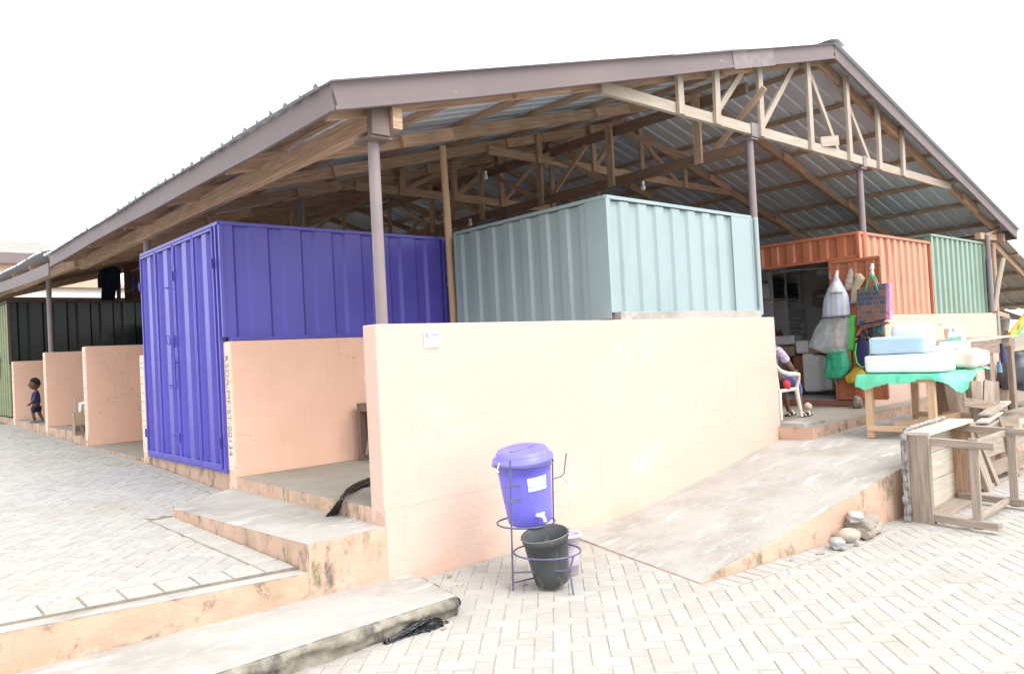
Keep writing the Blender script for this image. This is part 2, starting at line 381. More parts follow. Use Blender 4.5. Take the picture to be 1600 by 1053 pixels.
# soldier row along the ramp foot
def row(mb, pa, pb, wdt, zf, bw=.1):
    pa = Vector(pa); pb = Vector(pb); d = pb-pa; n = max(1, int(d.length/bw)); d /= n
    q = Vector((d.y, -d.x)).normalized()*wdt
    for k in range(n):
        a = pa+d*k+d.normalized()*.003; b = pa+d*(k+1)-d.normalized()*.003
        brick(mb, [tuple(a), tuple(b), tuple(b+q), tuple(a+q)], zf)
row(mb, (1.38, -1.64), (3.05, -1.83), .17, lambda x, y: .001)
row(mb, (3.05, -1.83), (8.5, -2.0), .12, lambda x, y: .001)
struct(mb.build('lower_paving', PAVER))
mb = MB(); mb.grid(lambda i, j: Vector((-14+60*i, -14+14.0*j, -.0032)), 30, 8)
struct(mb.build('paving_bed', GROUT))
# far part of the lower yard: paving bed carries on as dusty ground
# upper paving
mb = MB()
XL = -.80
pl = [(1, 0, -.0), (0, -1, -.27)]
def in_up(x, y):
    if y < .3: return False
    if x > -.03: return False
    if y < 2.17 and x > -.62-.10*y/2.1-.14: return False
    return True
def up_pl(x, y):
    pl = [(0, -1, -.355)]
    if y < 2.17: pl.append((1, .053, -.625-.20+.003))
    if y > 2.9: pl.append((1, 0, -.135))

    return pl
herring(mb, -8.5, 0, .1, 19, up_pl, zup, inside=lambda x, y: in_up(x, y) and x > -4.2-.42*y)
row(mb, (-8, .345), (-.62, .345), .212, lambda x, y: zup(x, y)+.002, .2)
row(mb, (-.633, .36), (-.735, 2.13), -.19, lambda x, y: zup(x, y)+.002, .1)
row(mb, (-.01, 2.85), (-.01, 15), -.12, lambda x, y: zup(x, y)+.004, .1)
struct(mb.build('upper_paving', PAVER))
mb = MB(); mb.grid(lambda i, j: Vector((-16+16*i, .125+26*j, zup(-16+16*i, .125+26*j)-.0045)), 64, 104)
mb.grid(lambda i, j: Vector((-16+16*i, .125-.004*j, zup(-16+16*i, .125)-.0045-.2*j)), 64, 2)
struct(mb.build('upper_paving_bed', mat('dirty_joint', (.27, .235, .19), (.17, .145, .115), 7, 1, .4, 80)))
mb = MB(); mb.grid(lambda i, j: Vector((-60+90*i, 24+90*j, .42+.0*j)), 6, 6)
struct(mb.build('far_yard', EARTH))

def rough_prism(mb, top, bot_z, fn=None, n=40, amp=.012, skip=()):
    # top: list of (x,y,z) corners; vertical sides subdivided and roughened; returns top & sides meshes
    k = len(top)
    for i in range(k):
        if i in skip: continue
        a, b = Vector(top[i]), Vector(top[(i+1) % k]); L = (b-a).length; nu = max(2, int(L/.04))
        nrm = Vector((b.y-a.y, -(b.x-a.x), 0)).normalized()
        def f(s, t):
            p = a.lerp(b, s); z = p.z+(bot_z-p.z)*t; q = Vector((p.x, p.y, z))
            e = noise.noise(q*7)*amp + noise.noise(q*23)*amp*.5
            if t == 0: return Vector((p.x, p.y, p.z)) - nrm*(abs(noise.noise(q*18))*amp*.9)
            lip = amp*.8*(1 if t < .38+.25*noise.noise(Vector((q.x*3, q.y*3, 7))) else 0) if amp > .02 else 0
            return q + nrm*(e+lip)
        mb.grid(f, nu, 8)
def slab(name, corners, botz, top_mat, side_mat, amp=.01, label=None, topn=24, skip=(), parent=None):
    # corners counter-clockwise seen from above
    s_ = MB(); a, b, c, d = [Vector(p) for p in corners]
    mt = MB(); mt.grid(lambda i, j: (a.lerp(b, i)).lerp(d.lerp(c, i), j) + Vector((0, 0, noise.noise(((a.lerp(b, i)).lerp(d.lerp(c, i), j))*2.2)*amp*.5*(1 if 0 < i < 1 and 0 < j < 1 else 0))), topn, topn)
    root = thing(name, None, None, a) if parent is None else parent
    root['kind'] = 'structure'
    mt.build('top_surface', top_mat, root)
    rough_prism(s_, corners, botz, amp=amp, skip=skip)
    s_.build('riser', side_mat, root)
    return root
# lower cement step (broken, dirty front edge)
slab('lower_step', [(-5.2, -1.08, .19), (-.03, -.83, .115), (.19, 0.004, .06), (-5.2, .004, .16)], -.03, CEM, CEMR, amp=.03, skip=(2, 3), topn=40)
# kerb band along the front of the upper paving
cb = slab('kerb', [(-6, -.004, .505), (-.57, -.002, .238), (-.57, .124, .238), (-6, .124, .505)], -.02, CEM, RISERO, amp=.012, skip=(2, 3), topn=30)
# landing in front of the first bay
slab('landing_step', [(-.59, -.006, .422), (.0, -.006, .422), (0.02, 2.75, .43), (-.74, 2.15, .425)], -.02, CEM, RISER, amp=.007, skip=(1,), topn=24)
# floors of the bays on the left, each with its stained riser
for (ya, yb, z) in ((.0, 2.63, .54), (2.63, 5.40, .565), (5.40, 8.25, .525), (8.25, 11.15, .70), (11.15, 14.40, .72), (14.4, 24, .74)):
    slab('bay_floor', [(0, ya, z), (2.6, ya, z), (2.6, yb, z), (0, yb, z)], .1, FLOORC, RISER, amp=.006, skip=(0, 1, 2), topn=16)
# shed interior floor
mb = MB(); mb.grid(lambda i, j: Vector((2.6+12*i, .1+24*j, .5)), 6, 6); struct(mb.build('shed_floor', mat('pale_inner_floor', (.48, .45, .40), (.42, .39, .34), 3, .85, .2, 40)))
# ramp
INN = [(1.83, .0), (2.2, .012), (2.8, .045), (3.4, .12), (4.07, .21), (5.14, .385), (5.5, .43), (7.6, .455), (14, .46)]
OUT = [(1.40, .0), (1.63, .055), (2.3, .15), (3.07, .27), (3.7, .37), (4.35, .455), (14, .46)]
OY = [(1.40, -1.62), (2.3, -1.71), (3.07, -1.80), (4.35, -1.93), (14, -1.98)]
def rampf(i, j):                        # i along, j from wall (0) to outer edge (1)
    s = i
    xi = 1.83+(8-1.83)*s; xo = 1.40+(8-1.40)*s
    zi = interp(INN, xi); zo = interp(OUT, xo); x = xi+(xo-xi)*j; y = interp(OY, xo)*j
    return Vector((x, y, zi+(zo-zi)*j**.8 + noise.noise(Vector((x*2, y*2, 0)))*.006 + .004))
root = thing('ramp', None, None, (1.4, 0, 0)); root['kind'] = 'structure'
mb = MB(); mb.grid(rampf, 90, 24); mb.build('top_surface', CEM, root)
mb = MB()
def sidef(i, j):
    p = rampf(i, 1); z = p.z+(-.02-p.z)*j
    q = Vector((p.x, p.y, z)); return q + Vector((0, -1, 0))*(noise.noise(q*6)*.006+(.004 if j > 0 else 0))
mb.grid(sidef, 90, 8)
mb.grid(lambda i, j: rampf(0, i)*(1) + Vector((-.004*j, 0, -.03*j)), 20, 1)
mb.build('riser', RISER, root)
# shop-side floor slab with its low edge, and cement pad under the chair
slab('shop_floor', [(5.36, -.42, .565), (14, -.10, .575), (14, 2.6, .575), (5.36, 2.6, .565)], .3, FLOORC, RISER, amp=.01, skip=(1, 2), topn=20)

# ================================================================== WALLS
def wall(name, label, cat, x0, x1, y0, y1, z0, z1, m, group=None, nx=1, wav=.0):
    s_ = MB()
    # gently uneven trowelled block wall, rounded arrises
    nxn = max(2, int((x1-x0)/.12)); nyn = max(2, int((y1-y0)/.12)); nzn = max(3, int((z1-z0)/.12))
    def dis(p, n_):
        q = Vector(p); return q + n_*(noise.noise(q*1.7)*.006+noise.noise(q*7)*.0018)
    def face(o, u, v, nu, nv, n_):
        o, u, v, n_ = map(Vector, (o, u, v, n_))
        def f(i, j):
            p = o+u*i+v*j
            if i in (0, 1) or j in (0, 1): return p
            return dis(p, n_)
        s_.grid(f, nu, nv)
    X, Y, Z = x1-x0, y1-y0, z1-z0
    face((x0, y0, z0), (X, 0, 0), (0, 0, Z), nxn, nzn, (0, -1, 0))
    face((x1, y1, z0), (-X, 0, 0), (0, 0, Z), nxn, nzn, (0, 1, 0))
    face((x0, y1, z0), (0, -Y, 0), (0, 0, Z), nyn, nzn, (-1, 0, 0))
    face((x1, y0, z0), (0, Y, 0), (0, 0, Z), nyn, nzn, (1, 0, 0))
    face((x0, y0, z1), (X, 0, 0), (0, Y, 0), nxn, nyn, (0, 0, 1))
    o = s_.build(name, m); merge(o, .001)
    for p in o.data.polygons: p.use_smooth = False
    bevel(o, .012, 3)
    return tag(o, label, cat, group)
fwall = wall('front_wall', 'long waist-high peach plaster wall running across the front from the corner post to the ramp', 'wall', 0, 5.42, 0, .178, -.05, 1.845, PEACH_LIT)
GP = 'partition walls between the left bays'
PW = [(2.63, 1.845, 'peach partition wall with black marker lettering on its end beside the purple door'),
      (5.36, 1.80, 'partition wall end just behind the far edge of the purple door'),
      (8.25, 2.02, 'widest visible peach partition wall left of the purple door'),
      (11.15, 2.03, 'peach partition wall between the toddler and the cardboard box, meeting a steel post'),
      (14.40, 1.95, 'farthest peach partition wall behind the toddler, beside the rusty olive door')]
for (y, z, lb) in PW:
    o = wall('partition_wall', lb, 'wall', 0, 2.6, y, y+.178, .1, z, PEACH, GP)
    # pale bare strip with tick marks down the end face
    s_ = MB(); s_.box(-.004, .001, y+.012, y+.166, .6, z-.012); t_ = s_.build('end_plaster', mat('pale_plaster', (.80, .66, .54), (.76, .60, .47), 9, .9, .4, 40, stain=[((.70, .42, .28), 12, .58, .06)]), o)
    if y > 5:
        mk = MB(); random.seed(int(y*10)); zz = z-.1
        while zz > .85:
            mk.box(-.007, -.003, y+.03+random.random()*.03, y+.12+random.random()*.03, zz, zz+.012); zz -= random.uniform(.05, .12)
        mk.build('marker_scribble', mat('faded_marker', (.45, .32, .24)), o)
    else:
        text('KSDA/MF/ST/00134', .122, Vector((-.0075, y+.092, z-.62)), frame((0, 0, -1), (0, -1, 0)), mat('faded_marker_ink', (.16, .13, .12), (.10, .08, .08), 30, .8), o, ext=.0006, sx=.98, off=-.0028)
wall('rear_wall', 'peach back wall closing the empty first bay', 'wall', 2.6, 2.75, .18, 8.2, .1, 1.83, PEACH)
fw2 = wall('shop_front_wall', 'peach plaster wall under the orange and green kiosks behind the cooler table', 'wall', 7.98, 13.42, 0, .178, .3, 1.85, PEACH_LIT)
mb = MB(); mb.box(13.425, 13.47, -.02, .19, .3, 1.86); tag(mb.build('corner_post', GREENP), 'thin green steel corner post at the right end of the shop front wall', 'post')

# lumps of mortar and cement on the front wall
mb = MB()
def lump(i, j): return None
mb = MB()
def blk(x0, x1, y0, y1, z0, z1, amp, nseed, m, name, label, cat, parent=None):
    s_ = MB(); random.seed(nseed)
    c = Vector(((x0+x1)/2, (y0+y1)/2, (z0+z1)/2))
    bm = bmesh.new(); bmesh.ops.create_cube(bm, size=1)
    nsub = 5; bmesh.ops.subdivide_edges(bm, edges=bm.edges[:], cuts=nsub, use_grid_fill=True)
    L = Vector((x1-x0, y1-y0, z1-z0))
    for v in bm.verts:
        p = Vector((v.co.x*L.x, v.co.y*L.y, v.co.z*L.z)) + c
        v.co = p + noise.noise_vector(p*9+Vector((nseed, 0, 0)))*amp
    Mi = worldof(parent).inverted() if parent else Matrix()
    bm.transform(Mi)
    me = bpy.data.meshes.new(name); bm.to_mesh(me); bm.free(); me.materials.append(m)
    o = bpy.data.objects.new(name, me); col.objects.link(o); o.parent = parent
    bevel(o, .004, 2)
    if cat: tag(o, label, cat)
    return o
blk(2.70, 5.20, .03, .17, 1.835, 1.925, .010, 3, CEM, 'cement_footing', 'rough grey cement strip on top of the front wall under the grey kiosk', 'footing')
blk(5.42, 5.9, -.30, .02, .56, .605, .010, 5, CEM, 'cement_pad', 'small cement pad on the floor edge under the plastic chair', 'pad')

# sticker on the front wall
tg = MB(); tg.box(.405, .545, -.0095, -.0065, 1.662, 1.785)
st = tag(tg.build('sticker', WHITEPL), 'small white paper sticker with blue letters near the top left of the front wall', 'sticker')
BLUEI = mat('blue_print', (.10, .16, .65)); CY = mat('pale_blue_print', (.45, .70, .85)); GRI = mat('grey_print', (.35, .33, .36))
fr = frame((1, 0, 0), (0, 0, 1))
text('OPK', .036, Vector((.500, -.0105, 1.753)), fr, BLUEI, st)
q = MB(); q.box(.467, .53, -.0108, -.0098, 1.718, 1.725); q.box(.467, .52, -.0108, -.0098, 1.708, 1.713); q.build('printed_line', CY, st)
q = MB(); q.loft([(.432, -.0102, 1.730, .001, .0006), (.434, -.0102, 1.74, .009, .0006), (.432, -.0102, 1.755, .014, .0006), (.430, -.0102, 1.775, .009, .0006), (.43, -.0102, 1.78, .002, .0006)], 16); q.build('printed_emblem', GRI, st)
q = MB(); q.ring((.505, -.0105, 1.686), .010, .0012, 16, (0, 1, 0)); q.box(.43, .47, -.0108, -.0098, 1.667, 1.671); q.build('printed_mark', GRI, st)

# ================================================================== SHED ROOF
def zt(x, x0=-.31, x1=14.49, z0=3.47, k=.264): return z0+k*min(x-x0, x1-x)
XR = 7.09
def roof(y0, y1, z0, rafters, label, chord, name='market_shed', cols=(), front=True, purl=True, longt=True, xin=0, rise=0):
    root = thing(name, label, 'shed', (XR, (y0+y1)/2, 0))
    Z = lambda x, y=0: zt(x, z0=z0)+rise*(y-y0)
    # corrugated sheets: ribs run down the slope
    for side in (0, 1):
        xa = -.37 if side == 0 else 14.55
        # sheets laid in courses so that the side laps show
        y = y0-.06 if front else y0; per = .24; n = 0
        s_ = MB()
        while y < y1+.1:
            prof = [(0, 0), (.17, 0), (.19, .028), (.22, .028), (.24, 0)]
            for (a, b) in zip(prof, prof[1:]):
                for (u0, u1, dz) in ((0, .52, 0), (.515, 1, .006)):
                    xA, xB = xa+(XR-xa)*u0, xa+(XR-xa)*u1
                    jj = lambda yy: .006*math.sin(yy*2.1)+.004*math.sin(yy*.8)
                    ex = random.uniform(-.012, .012) if u0 == 0 else 0
                    s_.add([(xA+ex, y+a[0], Z(xA+ex, y+a[0])+a[1]-dz+jj(y+a[0])*(u0 == 0)), (xA+ex, y+b[0], Z(xA+ex, y+b[0])+b[1]-dz+jj(y+b[0])*(u0 == 0)), (xB, y+b[0], Z(xB, y+b[0])+b[1]-dz), (xB, y+a[0], Z(xB, y+a[0])+a[1]-dz)], [(0, 1, 2, 3)])
            y += per; n += 1
        s_.build('roof_sheet', ROOFM, root)
    rc = MB()
    for sx in (-1, 1): rc.add([(XR, y0-.075, Z(XR)+.035), (XR+sx*.20, y0-.075, Z(XR)-.008), (XR+sx*.20, y1, Z(XR, y1)-.008), (XR, y1, Z(XR, y1)+.035)], [(0, 1, 2, 3)])
    rc.build('ridge_cap', mat('pale_ridge_cap', (.5, .55, .52), (.4, .45, .43), 3, .5, .2, 10, metal=.3), root)
    # fascias
    def fas(p, q, sd_, th=.022, hh=.2):
        f = MB(); p, q = Vector(p), Vector(q); L = (q-p).length; n = max(2, int(L/1.2))
        for i in range(n):
            a = p.lerp(q, i/n); b = p.lerp(q, (i+1)/n)
            wob = lambda t: Vector((0, 0, -.010*math.sin(t*7.3)-.006*math.sin(t*17)))
            a2, b2 = a+(wob(i/n) if i else Vector()), b+(wob((i+1)/n) if i < n-1 else Vector())
            f.bar(a2, b2, th, hh, side=sd_, ch=.002)
            f.bar(a2+Vector(sd_)*(-th*.5-.003)+Vector((0, 0, -hh/2+.016)), b2+Vector(sd_)*(-th*.5-.003)+Vector((0, 0, -hh/2+.016)), .008, .03, side=sd_, ch=.002)
        f.build('fascia_board', FASC, root)
    if front:
        fas((-.31, y0-.0, Z(-.31)-.10), (XR, y0, Z(XR)-.10), (0, 1, 0)); fas((XR, y0, Z(XR)-.10), (14.49, y0, Z(14.49)-.10), (0, 1, 0))
        f = MB(); f.bar((4.62, y0-.014, Z(4.62)-.10), (5.5, y0-.014, Z(5.5)-.103), .01, .205, side=(0, 1, 0)); f.build('fascia_patch', mat('dark_mauve_patch', (.27, .22, .225), (.20, .17, .18), 8, .7, .3, 20, stain=[((.10, .08, .08), 14, .6, .05)]), root)
    fas((-.31, y0+.012, Z(-.31)-.10), (-.31, y1, Z(-.31, y1)-.10), (1, 0, 0)); fas((14.49, y0+.012, Z(14.49)-.10), (14.49, y1, Z(14.49, y1)-.10), (-1, 0, 0))
    # purlins
    if purl:
        for side in (0, 1):
            for k in range(7):
                d = 6.95-1.10*k if k else 6.93
                x = XR+(-1 if side == 0 else 1)*(.32+1.085*k)
                f = MB(); yy = y0+.03
                while yy < y1:
                    ye = min(y1, yy+random.uniform(2.6, 3.8)); f.bar((x, yy, Z(x, yy)-.038), (x, ye, Z(x, ye)-.04), .05, .065, side=(1, 0, 0)); yy = ye-.0
                f.build('purlin', WOOD, root)
    # rafters
    for y in rafters:
        for side in (0, 1):
            f = MB(); xe = -.27 if side == 0 else 14.45
            segs = [0, .30+random.uniform(-.05, .05), .68+random.uniform(-.05, .05), 1]
            for i in range(3):
                xa, xb = xe+(XR-xe)*segs[i], xe+(XR-xe)*segs[i+1]
                off = .0 if i != 1 else .0
                f.bar((xa, y+off, Z(xa, y)-.145), (xb, y+off, Z(xb, y)-.145), .05, .135, side=(0, 1, 0), wob=.002)
                if i < 2:  # splice plate
                    f.bar((xb-.32, y-.048, Z(xb-.32, y)-.148), (xb+.34, y-.048, Z(xb+.34, y)-.148), .042, .13, side=(0, 1, 0), wob=.002)
            f.build('rafter', WOOD, root)
    # trusses: bottom chord, posts and diagonals
    for (y, zc, posts, diags, chord_wood) in chord:
        xl = XR-(Z(XR)-.2-zc-.0)/.264; xr_ = 2*XR-xl
        m_ = chord_wood  # wood material of this truss
        f = MB(); n = 3
        for i in range(n):
            a, b = xl+(xr_-xl)*i/n, xl+(xr_-xl)*(i+1)/n
            f.bar((a, y-.05, zc), (b, y-.05, zc+.006*(i % 2)), .05, .12, side=(0, 1, 0), wob=.003)
        f.build('bottom_chord', m_, root)
        for px in posts:
            f = MB(); f.bar((px, y-.098, zc-.07), (px+random.uniform(-.02, .02), y-.098, Z(px, y)-.10), .095, .042, side=(1, 0, 0)); f.build('truss_post', m_, root)
        for (xa, xb) in diags:
            f = MB(); f.bar((xa, y-.0, zc+.03), (xb, y-.0, Z(xb, y)-.2), .042, .075, side=(0, 1, 0)); f.build('truss_diagonal', m_, root)
    # eave beams on the side posts
    for sx in (0, 1):
        xb = .10 if sx == 0 else 14.08
        f = MB(); yy = y0+.10
        while yy < y1-.2:
            ye = min(y1, yy+random.uniform(2.2, 3.2)); dz = random.uniform(-.012, .012)
            f.bar((xb, yy, 3.47-.164+z0-3.47+rise*(yy-y0)+dz), (xb, ye, 3.306+z0-3.47+rise*(ye-y0)+dz), .09, .155, side=(1, 0, 0), wob=.003)
            yy = ye-.0
        f.build('eave_beam', WOOD, root)
    for (x, y, zb, ztop, m_) in cols:
        f = MB(); f.tube([(x, y, zb), (x, y, ztop)], .043, 18); o = f.build('column', m_, root)
    return root, Z
LG = 'shed trusses'
WL = mat('bleached_truss_wood', (.46, .40, .34), (.36, .30, .24), 3, .8, .5, 12, uv=True, stretch=(1, 14, 14), island=.08)  # front truss has its own paler, greyer wood
shed, ZR = roof(-.13, 8.75, 3.47, (.10, 1.90, 3.45, 5.0, 6.6, 8.2),
    'open timber market shed with a corrugated gable roof and mauve fascia over the near kiosks',
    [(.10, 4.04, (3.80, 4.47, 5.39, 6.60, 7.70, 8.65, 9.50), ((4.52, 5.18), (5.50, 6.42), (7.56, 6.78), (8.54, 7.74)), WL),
     (3.45, 4.42, (5.0, 6.2, 7.4, 8.6), ((5.1, 6.1), (6.3, 7.0), (8.5, 7.5)), WOOD),
     (5.0, 4.10, (3.6, 4.6, 5.6, 6.8, 8.0), ((3.7, 4.5), (4.7, 5.6), (5.7, 6.7)), WOOD),
     (8.2, 4.0, (3.4, 5.2, 7.0, 8.8), ((3.5, 5.0), ), WOOD)],
    cols=[(.12, .10, 1.84, 3.19, STEELM), (5.27, .10, 1.90, 3.97, STEELM), (8.18, .10, 1.84, 3.97, STEELM), (13.25, .02, 1.86, 3.3, STEELM),
          (.12, 5.45, 1.80, 3.25, STEELM), (2.0, 5.0, .5, 4.0, STEELM), (5.3, 6.6, .5, 4.0, STEELM), (8.9, 6.6, .5, 4.0, STEELM)])
# painted lower halves of two posts, corner bracket, brackets on the tie beam
f = MB(); f.tube([(5.27, .10, 1.88), (5.27, .10, 3.02)], .0455, 18); f.build('painted_post_sleeve', GREYP, shed)
f = MB(); f.tube([(8.18, .10, 1.84), (8.18, .10, 3.04)], .0455, 18); f.build('painted_post_sleeve', ORANP, shed)
DKW = mat('stained_dark_wood', (.24, .17, .13), (.15, .11, .09), 5, .8, .5, 14, uv=True, stretch=(1, 10, 10))
f = MB(); f.bar((.105, -.005, 3.195), (.105, -.005, 3.40), .15, .07, side=(1, 0, 0)); f.bar((.12, .10, 3.175), (.12, .10, 3.192), .19, .24, side=(1, 0, 0)); f.build('post_bracket', mat('rusty_bracket', (.20, .15, .13), (.13, .10, .09), 8, .7, .3, 20), shed)
f = MB(); f.bar((.225, -.075, 3.33), (.225, .073, 3.33), .08, .17, side=(1, 0, 0)); f.build('beam_end', WOOD, shed)
for x in (5.27, 8.18):
    f = MB(); f.bar((x, .045, 3.955), (x, .045, 4.115), .16 if x < 6 else .1, .07, side=(1, 0, 0)); f.bar((x, .10, 3.93), (x, .10, 3.952), .15, .15, side=(1, 0, 0)); f.build('post_bracket', STEELM, shed)
f = MB(); f.bar((6.9, .03, 4.13), (7.3, -.02, 4.20), .03, .13, side=(0, 1, 0)); f.build('nailed_plank', WL, shed)
# lengthwise truss standing on the second post line
f = MB()
for i in range(4): f.bar((5.27, .12+2.15*i, 3.86), (5.27, .12+2.15*(i+1), 3.86), .05, .13, side=(1, 0, 0), wob=.003)
f.build('tie_beam', WOODD, shed)
f = MB()
for i in range(4): f.bar((5.32, .12+2.15*i, 4.57), (5.32, .12+2.15*(i+1), 4.57), .05, .13, side=(1, 0, 0), wob=.003)
f.build('tie_beam', WOODD, shed)
for i, y in enumerate((.78, 2.2, 3.6, 5.0, 6.4)):
    f = MB(); f.bar((5.225, y, 3.80), (5.225, y, 4.66), .04, .11, side=(1, 0, 0)); f.build('truss_post', WOOD, shed)
    f = MB(); f.bar((5.37, y+.1, 3.86), (5.37, y+1.3, 4.55), .04, .07, side=(1, 0, 0)); f.build('truss_diagonal', WOOD, shed)
    if i % 2 == 0:
        f = MB(); f.bar((5.30, y-.1, 3.86), (5.30, y-.9, 4.50), .04, .07, side=(1, 0, 0)); f.build('truss_diagonal', WOOD, shed)
f = MB(); f.bar((13.25, .05, 3.30), (14.3, .10, 3.52), .05, .05, side=(0, 1, 0)); f.bar((13.0, .1, 3.28), (13.9, .1, 3.30), .10, .12, side=(0, 1, 0)); f.build('eave_bracket', WOOD, shed)
# round pole with a chalky plank behind it, standing in the corner between the purple and the grey kiosk
pq = at(708.5, 480, 'y', 2.60); pr = at(692, 240, 'y', 2.60)
f = MB(); f.tube([(pq.x+.01, 2.60, .5), (pq.x, 2.60, pq.z), (pr.x, 2.60, ZR(pr.x)-.16)], [.055, .048, .04], 12)
tag(f.build('wooden_pole', WOODP), 'rough round wooden pole between the purple kiosk and the grey kiosk', 'pole')
# farther section of the shed, a little higher
shed2, Z2 = roof(8.85, 24.5, 3.545, (9.0, 10.6, 12.2, 13.8, 15.5, 17.2, 19, 21, 23), 'farther, slightly higher section of the shed roof beyond the step in the fascia',
    [(10.6, 4.1, (3.4, 4.6, 5.8, 7.0, 8.2, 9.4), ((3.5, 4.5), (4.7, 5.7), (7.1, 8.1)), WOOD), (17.2, 4.1, (3.4, 4.6, 5.8, 7.0, 8.2), ((3.5, 4.5), (4.7, 5.7)), WOOD)],
    cols=[(.12, 11.24, 2.02, 3.45, STEELM), (.12, 20, .7, 3.6, STEELM), (14.1, 15, .5, 3.5, STEELM), (7, 14, .5, 4.1, STEELM)], front=False, rise=.022)

# ================================================================== KIOSKS
RSTEEL = lambda mb, a, b, s=.04: mb.bar(a, b, s, s, side=(1, 0, 0) if abs(b[0]-a[0]) < .01 else (0, 1, 0), ch=.003)
def rail(mb, p, q, wd=.035, ht=.035):
    p, q = Vector(p), Vector(q); d = (q-p)
    sd_ = (0, 0, 1) if abs(d.z) < abs(d.length)*.5 else ((1, 0, 0) if True else (0, 1, 0))
    mb.bar(p, q, wd, ht, side=(1, 0, 0) if abs(d.x) < .01 else (0, 1, 0), ch=.002)
# --- purple kiosk
pk = thing('purple_kiosk', 'glossy purple metal kiosk with tall folding doors facing the left paving', 'kiosk', (1.3, 4, .57))
X0, X1, Y0, Y1, ZT, ZB = -.02, 2.69, 2.735, 5.22, 3.02, 1.85
f = MB(); f.corr((X0+.03, Y0, ZB+.035), (1, 0, 0), X1-X0-.04, ZT-ZB-.06, (0, -1, 0), per=.36, dep=.03, duty=.62, ph=.25); f.build('side_panel', PURP, pk)
f = MB(); f.corr((X1, Y0, ZB+.035), (0, 1, 0), 2.44, ZT-ZB-.06, (1, 0, 0), per=.36, dep=.03); f.build('side_panel', PURP, pk)
f = MB(); f.box(X0+.02, X1-.02, Y0+.04, Y1-.02, ZT-.06, ZT-.04); f.build('top_panel', PURP, pk)
f = MB()
for (p, q) in (((X0, Y0, ZT-.018), (X1, Y0, ZT-.018)), ((X0, Y0, ZT-.0185), (X0, Y1, ZT-.0185)), ((X1, Y0, ZT-.0175), (X1, Y1, ZT-.0175)), ((X0+.05, Y0, ZB+.02), (X1, Y0, ZB+.02)),
               ((X0, Y0+.075, .575), (X0, Y0+.075, ZT-.036)), ((X0, Y1, .575), (X0, Y1, ZT-.036)), ((X1, Y0, ZB), (X1, Y0, ZT-.036)), ((X0, Y0+.1, .59), (X0, Y1-.02, .59)), ((X0+.01, Y0+.0, ZB+.04), (X0+.01, Y0+.0, ZT-.036))):
    rail(f, p, q)
f.build('frame', PURP, pk)
ys = [2.85, 3.41, 4.02, 4.64, 5.20]
for i in range(4):
    ya, yb = ys[i]+.006, ys[i+1]-.006
    f = MB(); f.corr((X0-.012, yb, .64), (0, -1, 0), yb-ya, ZT-.07-.64, (-1, 0, 0), per=(yb-ya)/2, dep=.032, duty=.5, ph=.15)
    lf = f.build('door_leaf', PURP, pk)
    f = MB()
    rail(f, (X0-.018, ya+.012, .615), (X0-.018, ya+.012, ZT-.06), .022, .022); rail(f, (X0-.018, yb-.012, .615), (X0-.018, yb-.012, ZT-.06), .022, .022)
    rail(f, (X0-.018, ya, .625), (X0-.018, yb, .625), .024, .05); rail(f, (X0-.018, ya, ZT-.06), (X0-.018, yb, ZT-.06), .022, .025)
    f.build('door_frame', PURP, lf)
    for z in (.86, 1.9, 2.62):
        if i in (0, 1, 3) and not (z == 1.9):
            f = MB(); f.tube([(X0-.042, yb if i else ya-.0, z-.05), (X0-.042, yb if i else ya, z+.05)], .011, 8); f.build('hinge', PURP, lf)
    if i == 2:
        yc = ya+.055
        f = MB(); f.ring((X0-.075, yc+.05, 1.93), .055, .007, 24, (1, 0, .15)); f.build('ring_pull', PURP, lf)
        f = MB(); f.bar((X0-.03, yc-.03, 1.97), (X0-.03, yc-.03, 1.85), .02, .05, side=(0, 1, 0))
        f.tube([(X0-.04, yc, 1.93), (X0-.07, yc-.03, 1.93), (X0-.07, yc-.04, 1.86), (X0-.04, yc-.04, 1.86)], .008, 6); f.build('hasp', PURP, lf)
        f = MB(); f.tube([(X0-.05, yc-.05, 1.42), (X0-.05, yc-.05, 1.72)], .011, 8); f.tube([(X0-.03, yc-.05, 1.68), (X0-.07, yc-.05, 1.68), (X0-.07, yc-.02, 1.68)], .008, 6)
        f.tube([(X0-.03, yc+.05, 1.43), (X0-.075, yc+.07, 1.43), (X0-.075, yc+.02, 1.40), (X0-.03, yc, 1.41)], .008, 6); f.build('door_bolt', PURP, lf)
        for z in (2.5, .88): f = MB(); f.ring((X0-.055, yc+.06, z), .022, .006, 14, (.2, 0, 1), 0, 4.4); f.build('padlock_loop', PURP, lf)
# --- grey kiosk
gk = thing('grey_kiosk', 'pale grey-green painted metal kiosk standing behind the long front wall', 'kiosk', (3.9, 1.3, 1.86))
X0, X1, Y0, Y1, ZT, ZB = 2.645, 5.19, .10, 2.44, 3.035, 1.86
f = MB(); f.corr((X0+.02, Y0, ZB+.06), (1, 0, 0), X1-X0-.04, ZT-ZB-.10, (0, -1, 0), per=.275, dep=.026, duty=.55, ph=.30); f.build('front_panel', GREYP, gk)
f = MB(); f.box(X1-.42, X1-.01, Y0-.012, Y0-.006, ZB+.06, ZT-.03); f.build('cover_plate', GREYP, gk)
f = MB(); f.corr((X0, Y1, ZB+.0), (0, -1, 0), Y1-Y0-.22, ZT-ZB-.04, (-1, 0, 0), per=.285, dep=.03, duty=.45); f.build('side_panel', GREYP, gk)
f = MB(); f.box(X0-.008, X0, Y0-.005, Y0+.26, ZB+.0, ZT-.02); f.box(X0-.008, X0+.05, Y0-.012, Y0-.004, ZB+.06, ZT-.02); f.build('corner_plate', GREYP, gk)
